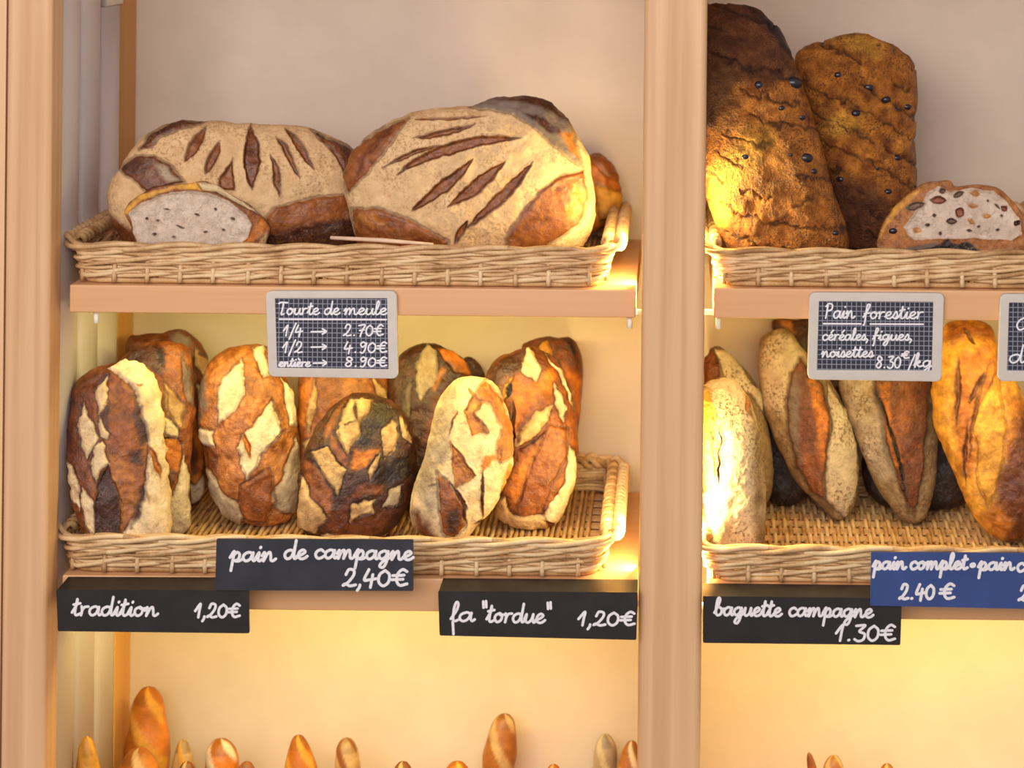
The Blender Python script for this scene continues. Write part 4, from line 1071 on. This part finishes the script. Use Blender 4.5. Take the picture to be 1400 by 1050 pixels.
# ------------------------------------------------------------------ handwriting
GL = {
 'a': (1.25, [[(.95, .8), (.6, 1), (.15, .75), (.08, .3), (.35, 0), (.75, .25), (.98, .95), (.95, .3), (1.1, .02), (1.3, .2)]]),
 'b': (1.1, [[(-.05, .3), (.35, 1.2), (.5, 1.95), (.3, 2.15), (.15, 1.6), (.12, .4), (.35, 0), (.75, .15), (.85, .65), (.6, .95), (.9, .75), (1.15, .8)]]),
 'c': (1.0, [[(.85, .8), (.6, 1), (.2, .8), (.08, .4), (.3, 0), (.65, .02), (1.05, .3)]]),
 'd': (1.3, [[(.95, .8), (.6, 1), (.15, .75), (.08, .3), (.35, 0), (.75, .25), (1.0, 1.2), (1.08, 2.1), (.98, .5), (1.1, .02), (1.35, .2)]]),
 'e': (1.0, [[(0, .3), (.5, .5), (.8, .8), (.55, 1.02), (.2, .75), (.15, .25), (.45, 0), (.8, .08), (1.05, .3)]]),
 'f': (.9, [[(0, .2), (.5, 1.2), (.75, 2.0), (.5, 2.15), (.35, 1.5), (.3, 0), (.22, -.9), (.1, -.95)], [(.1, .75), (.85, .85)]]),
 'g': (1.25, [[(.95, .8), (.6, 1), (.15, .75), (.1, .35), (.35, .05), (.75, .3), (.98, .95), (.9, -.3), (.6, -.95), (.25, -.8), (.5, -.3), (1.3, .25)]]),
 'i': (.6, [[(.0, .3), (.3, .95), (.25, .2), (.4, 0), (.65, .2)], [(.38, 1.5), (.42, 1.58)]]),
 'k': (1.1, [[(.0, .3), (.4, 1.3), (.5, 2.0), (.32, 2.1), (.2, 1.4), (.15, 0)], [(.18, .5), (.6, .95), (.75, .75), (.35, .5), (.7, .1), (1.1, .2)]]),
 'l': (.65, [[(.0, .25), (.4, 1.2), (.5, 1.9), (.35, 2.15), (.2, 1.6), (.18, .3), (.35, 0), (.7, .2)]]),
 'm': (1.8, [[(.0, .6), (.22, .98), (.25, .5), (.18, 0), (.45, .8), (.7, .98), (.78, .5), (.72, 0), (1.0, .8), (1.25, .98), (1.35, .5), (1.4, .1), (1.6, .02), (1.85, .25)]]),
 'n': (1.3, [[(.0, .6), (.22, .98), (.25, .5), (.18, 0), (.5, .8), (.75, .98), (.85, .5), (.9, .1), (1.1, .02), (1.35, .25)]]),
 'o': (1.1, [[(.6, 1), (.2, .8), (.08, .4), (.35, 0), (.75, .2), (.85, .7), (.6, 1), (.65, .8), (1.15, .85)]]),
 'p': (1.2, [[(.0, .4), (.35, 1.1), (.3, .2), (.2, -1.1)], [(.3, .6), (.65, 1), (.9, .7), (.8, .2), (.5, .02), (.85, .0), (1.2, .2)]]),
 'q': (1.2, [[(.95, .8), (.6, 1), (.15, .75), (.1, .35), (.35, .05), (.75, .3), (.98, .95), (.9, -1.0)]]),
 'r': (.9, [[(.12, 1.0), (.2, .5), (.14, 0)], [(.18, .5), (.42, .92), (.8, .98)]]),
 's': (.85, [[(.0, .2), (.45, 1.05), (.65, .5), (.45, .05), (.15, .12), (.5, .0), (.9, .25)]]),
 't': (.8, [[(.0, .3), (.4, 1.2), (.42, 1.8), (.3, .4), (.45, .0), (.85, .2)], [(.1, 1.2), (.75, 1.35)]]),
 'u': (1.2, [[(.0, .4), (.2, .95), (.15, .25), (.4, 0), (.75, .3), (.92, .95), (.9, .3), (1.05, .0), (1.25, .2)]]),
 'T': (1.3, [[(.0, 1.75), (.3, 1.95), (1.3, 1.9)], [(.7, 1.9), (.6, .8), (.5, 0), (.9, .1)]]),
 'P': (1.3, [[(.35, 1.8), (.3, .9), (.2, 0)], [(.1, 1.6), (.5, 2.0), (1.0, 1.8), (.95, 1.2), (.35, .95)]]),
 'C': (1.3, [[(1.0, 1.7), (.9, 2.05), (.4, 1.6), (.2, .7), (.5, 0), (1.0, .3)]]),
 '0': (1.15, [[(.55, 1.5), (.15, 1.1), (.12, .4), (.5, 0), (.9, .35), (.92, 1.1), (.55, 1.5)]]),
 '1': (.8, [[(.0, .75), (.5, 1.6), (.45, .8), (.4, 0)]]),
 '2': (1.15, [[(.2, 1.1), (.4, 1.6), (.8, 1.5), (.8, 1.0), (.4, .3), (.05, .05), (.25, .2), (.6, 0), (1.05, .1)]]),
 '3': (1.05, [[(.1, 1.5), (.85, 1.55), (.4, .95), (.85, .7), (.8, .15), (.4, -.05), (.05, .15)]]),
 '4': (1.1, [[(.35, 1.6), (.05, .6), (.5, .6), (1.0, .7)], [(.7, 1.1), (.65, .4), (.6, -.15)]]),
 '7': (1.05, [[(.1, 1.45), (.9, 1.55), (.6, .7), (.4, -.1)], [(.25, .75), (.85, .85)]]),
 '8': (1.05, [[(.8, 1.4), (.4, 1.6), (.2, 1.2), (.7, .75), (.8, .3), (.45, 0), (.1, .3), (.4, .75), (.85, 1.1), (.8, 1.4)]]),
 '9': (1.05, [[(.8, 1.3), (.45, 1.6), (.15, 1.25), (.4, .85), (.8, 1.2), (.85, 1.4), (.75, .5), (.5, -.05), (.2, .05)]]),
 ',': (.5, [[(.25, .1), (.22, -.15), (.08, -.45)]]),
 '.': (.75, [[(.30, .05), (.36, .08)]]),
 '/': (.8, [[(.8, 1.9), (.45, .8), (.1, -.5)]]),
 '€': (1.3, [[(1.15, 1.4), (.8, 1.6), (.45, 1.2), (.4, .5), (.7, .05), (1.25, .2)], [(.05, 1.0), (.95, 1.05)], [(.0, .6), (.9, .65)]]),
 '→': (2.0, [[(.0, .8), (1.8, .85)], [(1.35, 1.3), (1.85, .85), (1.4, .4)]]),
 '"': (.7, [[(.15, 2.3), (.25, 1.6)], [(.45, 2.35), (.55, 1.65)]]),
 '•': (.8, [[(.3, .7), (.4, .75)]]),
 ' ': (.7, []),
}
def _acc(base, strokes, x=0.0):
    w, s = GL[base]; return (w, s + [[(a + x, b) for a, b in st] for st in strokes])
GL['é'] = _acc('e', [[(.45, 1.35), (.8, 1.8)]])
GL['è'] = _acc('e', [[(.3, 1.8), (.65, 1.4)]])


def write(parent, words, y, width, name='lettering', thick=0.0006):
    """words: (text, px x0, px x1, baseline py, x-height px, slope)"""
    for (txt, x0, x1, base, xh, slope) in words:
        mb = MB(); lay = 0.0
        if txt == '_':
            st = [np.array([(x0, base), (x1, base + slope)])]
        else:
            tot = sum(GL[c][0] for c in txt); k = (x1 - x0) / tot; st = []; cx = 0
            for ch in txt:
                w, ss = GL[ch]
                for s in ss:
                    p = catmull(s, False, 5)
                    st.append(np.column_stack([x0 + (cx + p[:, 0]) * k + p[:, 1] * xh * 0.10, base - p[:, 1] * xh + (cx * k) * slope]))
                cx += w
        a = np.arange(10) * 2 * math.pi / 10
        disc = np.column_stack([np.cos(a), np.sin(a)])
        for p in st:
            wd = width * (1.9 if txt == '•' else 1) / 2
            for i in range(len(p)):
                lay += 4e-7
                q = p[i] + disc * wd; mb.add(W(q[:, 0], q[:, 1], y - thick - lay), [tuple(range(10))[::-1]])
                if i:
                    d = p[i] - p[i - 1]; l_ = np.linalg.norm(d)
                    if l_ < 1e-6: continue
                    nn = np.array([-d[1], d[0]]) / l_ * wd; lay += 4e-7
                    q = np.array([p[i - 1] + nn, p[i] + nn, p[i] - nn, p[i - 1] - nn])
                    mb.add(W(q[:, 0], q[:, 1], y - thick - lay), [(0, 1, 2, 3)])
        mb.build(name, M['chalk'], parent, False)


def quadmap(q):
    q = np.array(q, float)
    def f(u, v):
        return (q[0] * (1 - u) * (1 - v) + q[1] * u * (1 - v) + q[2] * u * v + q[3] * (1 - u) * v)
    return f


def rounded(q, r, n=5):
    """rounded corners in px for quad TL TR BR BL"""
    q = np.array(q, float); out = []
    for i in range(4):
        p, a, b = q[i], q[i - 1], q[(i + 1) % 4]
        da = (a - p) / np.linalg.norm(a - p); db = (b - p) / np.linalg.norm(b - p)
        A = p + da * r; B = p + db * r; C = p
        for k in range(n + 1):
            t = k / n; out.append((1 - t) ** 2 * A + 2 * t * (1 - t) * C + t * t * B)
    return np.array(out)


def plate(name, poly, y0, y1, mat, parent, hole=None):
    Fp = W(poly[:, 0], poly[:, 1], y0)
    Bp = Fp + np.array([0, y1 - y0, 0]); n = len(poly)
    if hole is None:
        V = np.concatenate([Fp, Bp]); F = [tuple(range(n))[::-1], tuple(range(n, 2 * n))] + [(i, (i + 1) % n, n + (i + 1) % n, n + i) for i in range(n)]
    else:
        Hf = W(hole[:, 0], hole[:, 1], y0); Hb = Hf + np.array([0, y1 - y0, 0])
        V = np.concatenate([Fp, Bp, Hf, Hb]); F = []
        for i in range(n):
            j = (i + 1) % n
            F += [(i, j, n + j, n + i), (i, 2 * n + i, 2 * n + j, j), (n + i, n + j, 3 * n + j, 3 * n + i), (2 * n + i, 3 * n + i, 3 * n + j, 2 * n + j)]
    return mesh_obj(name, V, F, mat, parent, None, False)


def slate(q, inner, label, words, y=-0.010, width=2.3):
    poly = rounded(q, 9); hole = rounded(inner, 1.0)
    c = W(np.mean([p[0] for p in q]), q[2][1], y)
    e = empty('price_slate', c); tag(e, label, 'price sign', 'grey-framed gridded price slates')
    bevel(plate('frame', poly, y, -0.0005, M['frame'], e, hole), 0.001)
    plate('writing_board', rounded(inner, 1.0), y + 0.002, y + 0.005, M['grid'], e)
    write(e, words, y + 0.002, width)

slate([(363, 398), (542, 398), (544, 518), (367, 515)], [(376, 408), (529, 408), (531, 505), (379, 503)],
      'grey-framed gridded price slate of the left bay, listing three portion prices',
      [('Tourte', 380, 436, 430, 8.5, 0), ('de', 443, 464, 430, 8.5, 0), ('meule', 470, 529, 430, 8.5, 0), ('_', 382, 528, 436.5, 0, 0.5),
       ('1/4', 387, 414, 459, 9, 0), ('→', 425, 447, 460, 8, 0), ('2.70€', 469, 524, 459, 9.5, 0),
       ('1/2', 386, 414, 482, 9, 0), ('→', 425, 447, 481, 8, 0), ('4.90€', 470, 529, 482, 9, 0),
       ('entière', 381, 424, 501, 6, 0), ('→', 428, 447, 503, 8, 0), ('8.90€', 471, 529, 501, 8, 0)])
slate([(1107, 400), (1291, 401), (1287, 522), (1104, 519)], [(1120, 412), (1276, 413), (1274, 507), (1117, 506)],
      'grey-framed gridded price slate hanging in the right bay, listing cereals, figs and nuts',
      [('Pain', 1127, 1168, 435, 10, 0), ('forestier', 1180, 1262, 435.5, 9, 0), ('_', 1126, 1177, 442.5, 0, 0.3), ('_', 1190, 1262, 443, 0, 0.3),
       ('céréales,', 1124, 1188, 465, 7.5, 0), ('figues,', 1193, 1248, 465, 7.5, 0), ('noisettes', 1123, 1194, 488, 7.5, 0), ('8.30', 1197, 1232, 503, 10, 0), ('€', 1232, 1243, 490, 6, 0), ('/kg', 1241, 1274, 502, 9, 0)])
slate([(1368, 402), (1552, 403), (1548, 524), (1364, 521)], [(1380, 414), (1537, 415), (1535, 509), (1377, 507)],
      'grey-framed gridded price slate cut off by the right edge of the photo',
      [('C', 1387, 1405, 451, 8, 0), ('d', 1379, 1400, 496, 11.5, 0)])


def folded(q, flap, label, words, mat='slate', width=3.6, y=-0.05):
    """black label holder: front face plus a top flap lying back on the shelf"""
    c = W((q[0][0] + q[1][0]) / 2, q[2][1], y)
    e = empty('price_label', c); tag(e, label, 'price sign', 'black price labels on the shelf edges')
    plate('front_panel', rounded(q, 2.5, 3), y, y + 0.003, M[mat], e)
    a = W(q[0][0], q[0][1], y); b = W(q[1][0], q[1][1], y)
    x0, x1 = a[0] + 0.001, b[0] - 0.001; z = (a[2] + b[2]) / 2 - 0.003
    V = []
    for (yy, dz) in ((y + 0.003, 0), (-0.001, flap)):
        for x, zz in ((x0, a[2]), (x1, b[2])):
            V.append((x, yy, zz + dz - 0.0006)); V.append((x, yy, zz + dz - 0.0032))
    F = [(0, 2, 6, 4), (1, 5, 7, 3), (0, 1, 3, 2), (4, 6, 7, 5), (0, 4, 5, 1), (2, 3, 7, 6)]
    mesh_obj('top_flap', V, F, M[mat], e, None, False)
    write(e, words, y, width)

folded([(77, 806), (340, 807), (341, 866), (79, 863)], 0.001, 'black folded price label at the far left of the lower shelf edge',
       [('tradition', 98, 215, 841, 12, 0.01), ('1,20€', 266, 328, 844, 11.5, 0)])
folded([(599, 808), (872, 810), (870, 875), (601, 869)], 0.001, 'black folded price label with a quoted name, left of the middle post',
       [('la', 616, 648, 849, 12, 0.02), ('"tordue"', 656, 753, 850, 12, 0.02), ('1,20€', 790, 868, 855, 11.5, 0.0), ('_', 619, 620, 850, 0, 17)])
folded([(961, 815), (1233, 818), (1231, 882), (961, 879)], 0.001, 'black folded price label just right of the middle post',
       [('baguette', 977, 1068, 841, 11, 0.02), ('campagne', 1078, 1193, 842, 11, 0.02), ('1.30€', 1142, 1224, 876, 13.5, 0)])


def flatsign(q, label, words, mat, width, y, rimz_px):
    c = W((q[0][0] + q[1][0]) / 2, q[2][1], y)
    e = empty('price_label', c); tag(e, label, 'price sign', 'flat price labels in front of the trays')
    plate('front_panel', rounded(q, 2, 3), y, y + 0.003, M[mat], e)
    for u in (0.2, 0.8):                    # two flat tabs back to the shelf edge
        p = W(q[0][0] * (1 - u) + q[1][0] * u, q[2][1] - 10, y)
        MB().box(p[0] - 0.006, p[0] + 0.006, y + 0.003, 0.0, p[2] - 0.003, p[2] - 0.0015).build('tab', M[mat], e)
    write(e, words, y, width)

flatsign([(296, 737), (565, 738), (565, 808), (294, 807)], 'dark flat price label in front of the lower left tray',
         [('pain', 314, 376, 767, 12, 0.0), ('de', 388, 419, 764, 12, 0.0), ('campagne', 430, 564, 763, 11.5, 0.02), ('2,40€', 468, 557, 801, 14, 0)], 'slate2', 4.0, -0.056, 740)
flatsign([(1191, 755), (1520, 757), (1520, 835), (1190, 828)], 'blue flat price label in front of the lower right tray',
         [('pain', 1193, 1238, 778, 10, 0.0), ('complet', 1244, 1322, 778, 10, 0), ('•', 1324, 1336, 780, 10, 0), ('pain', 1337, 1386, 779, 10, 0), ('cé', 1390, 1412, 781, 11, 0),
          ('2.40', 1229, 1278, 819, 12.5, 0), ('€', 1284, 1305, 819, 13, 0), ('2', 1392, 1408, 821, 12.5, 0)], 'blue', 4.0, -0.056, 755)
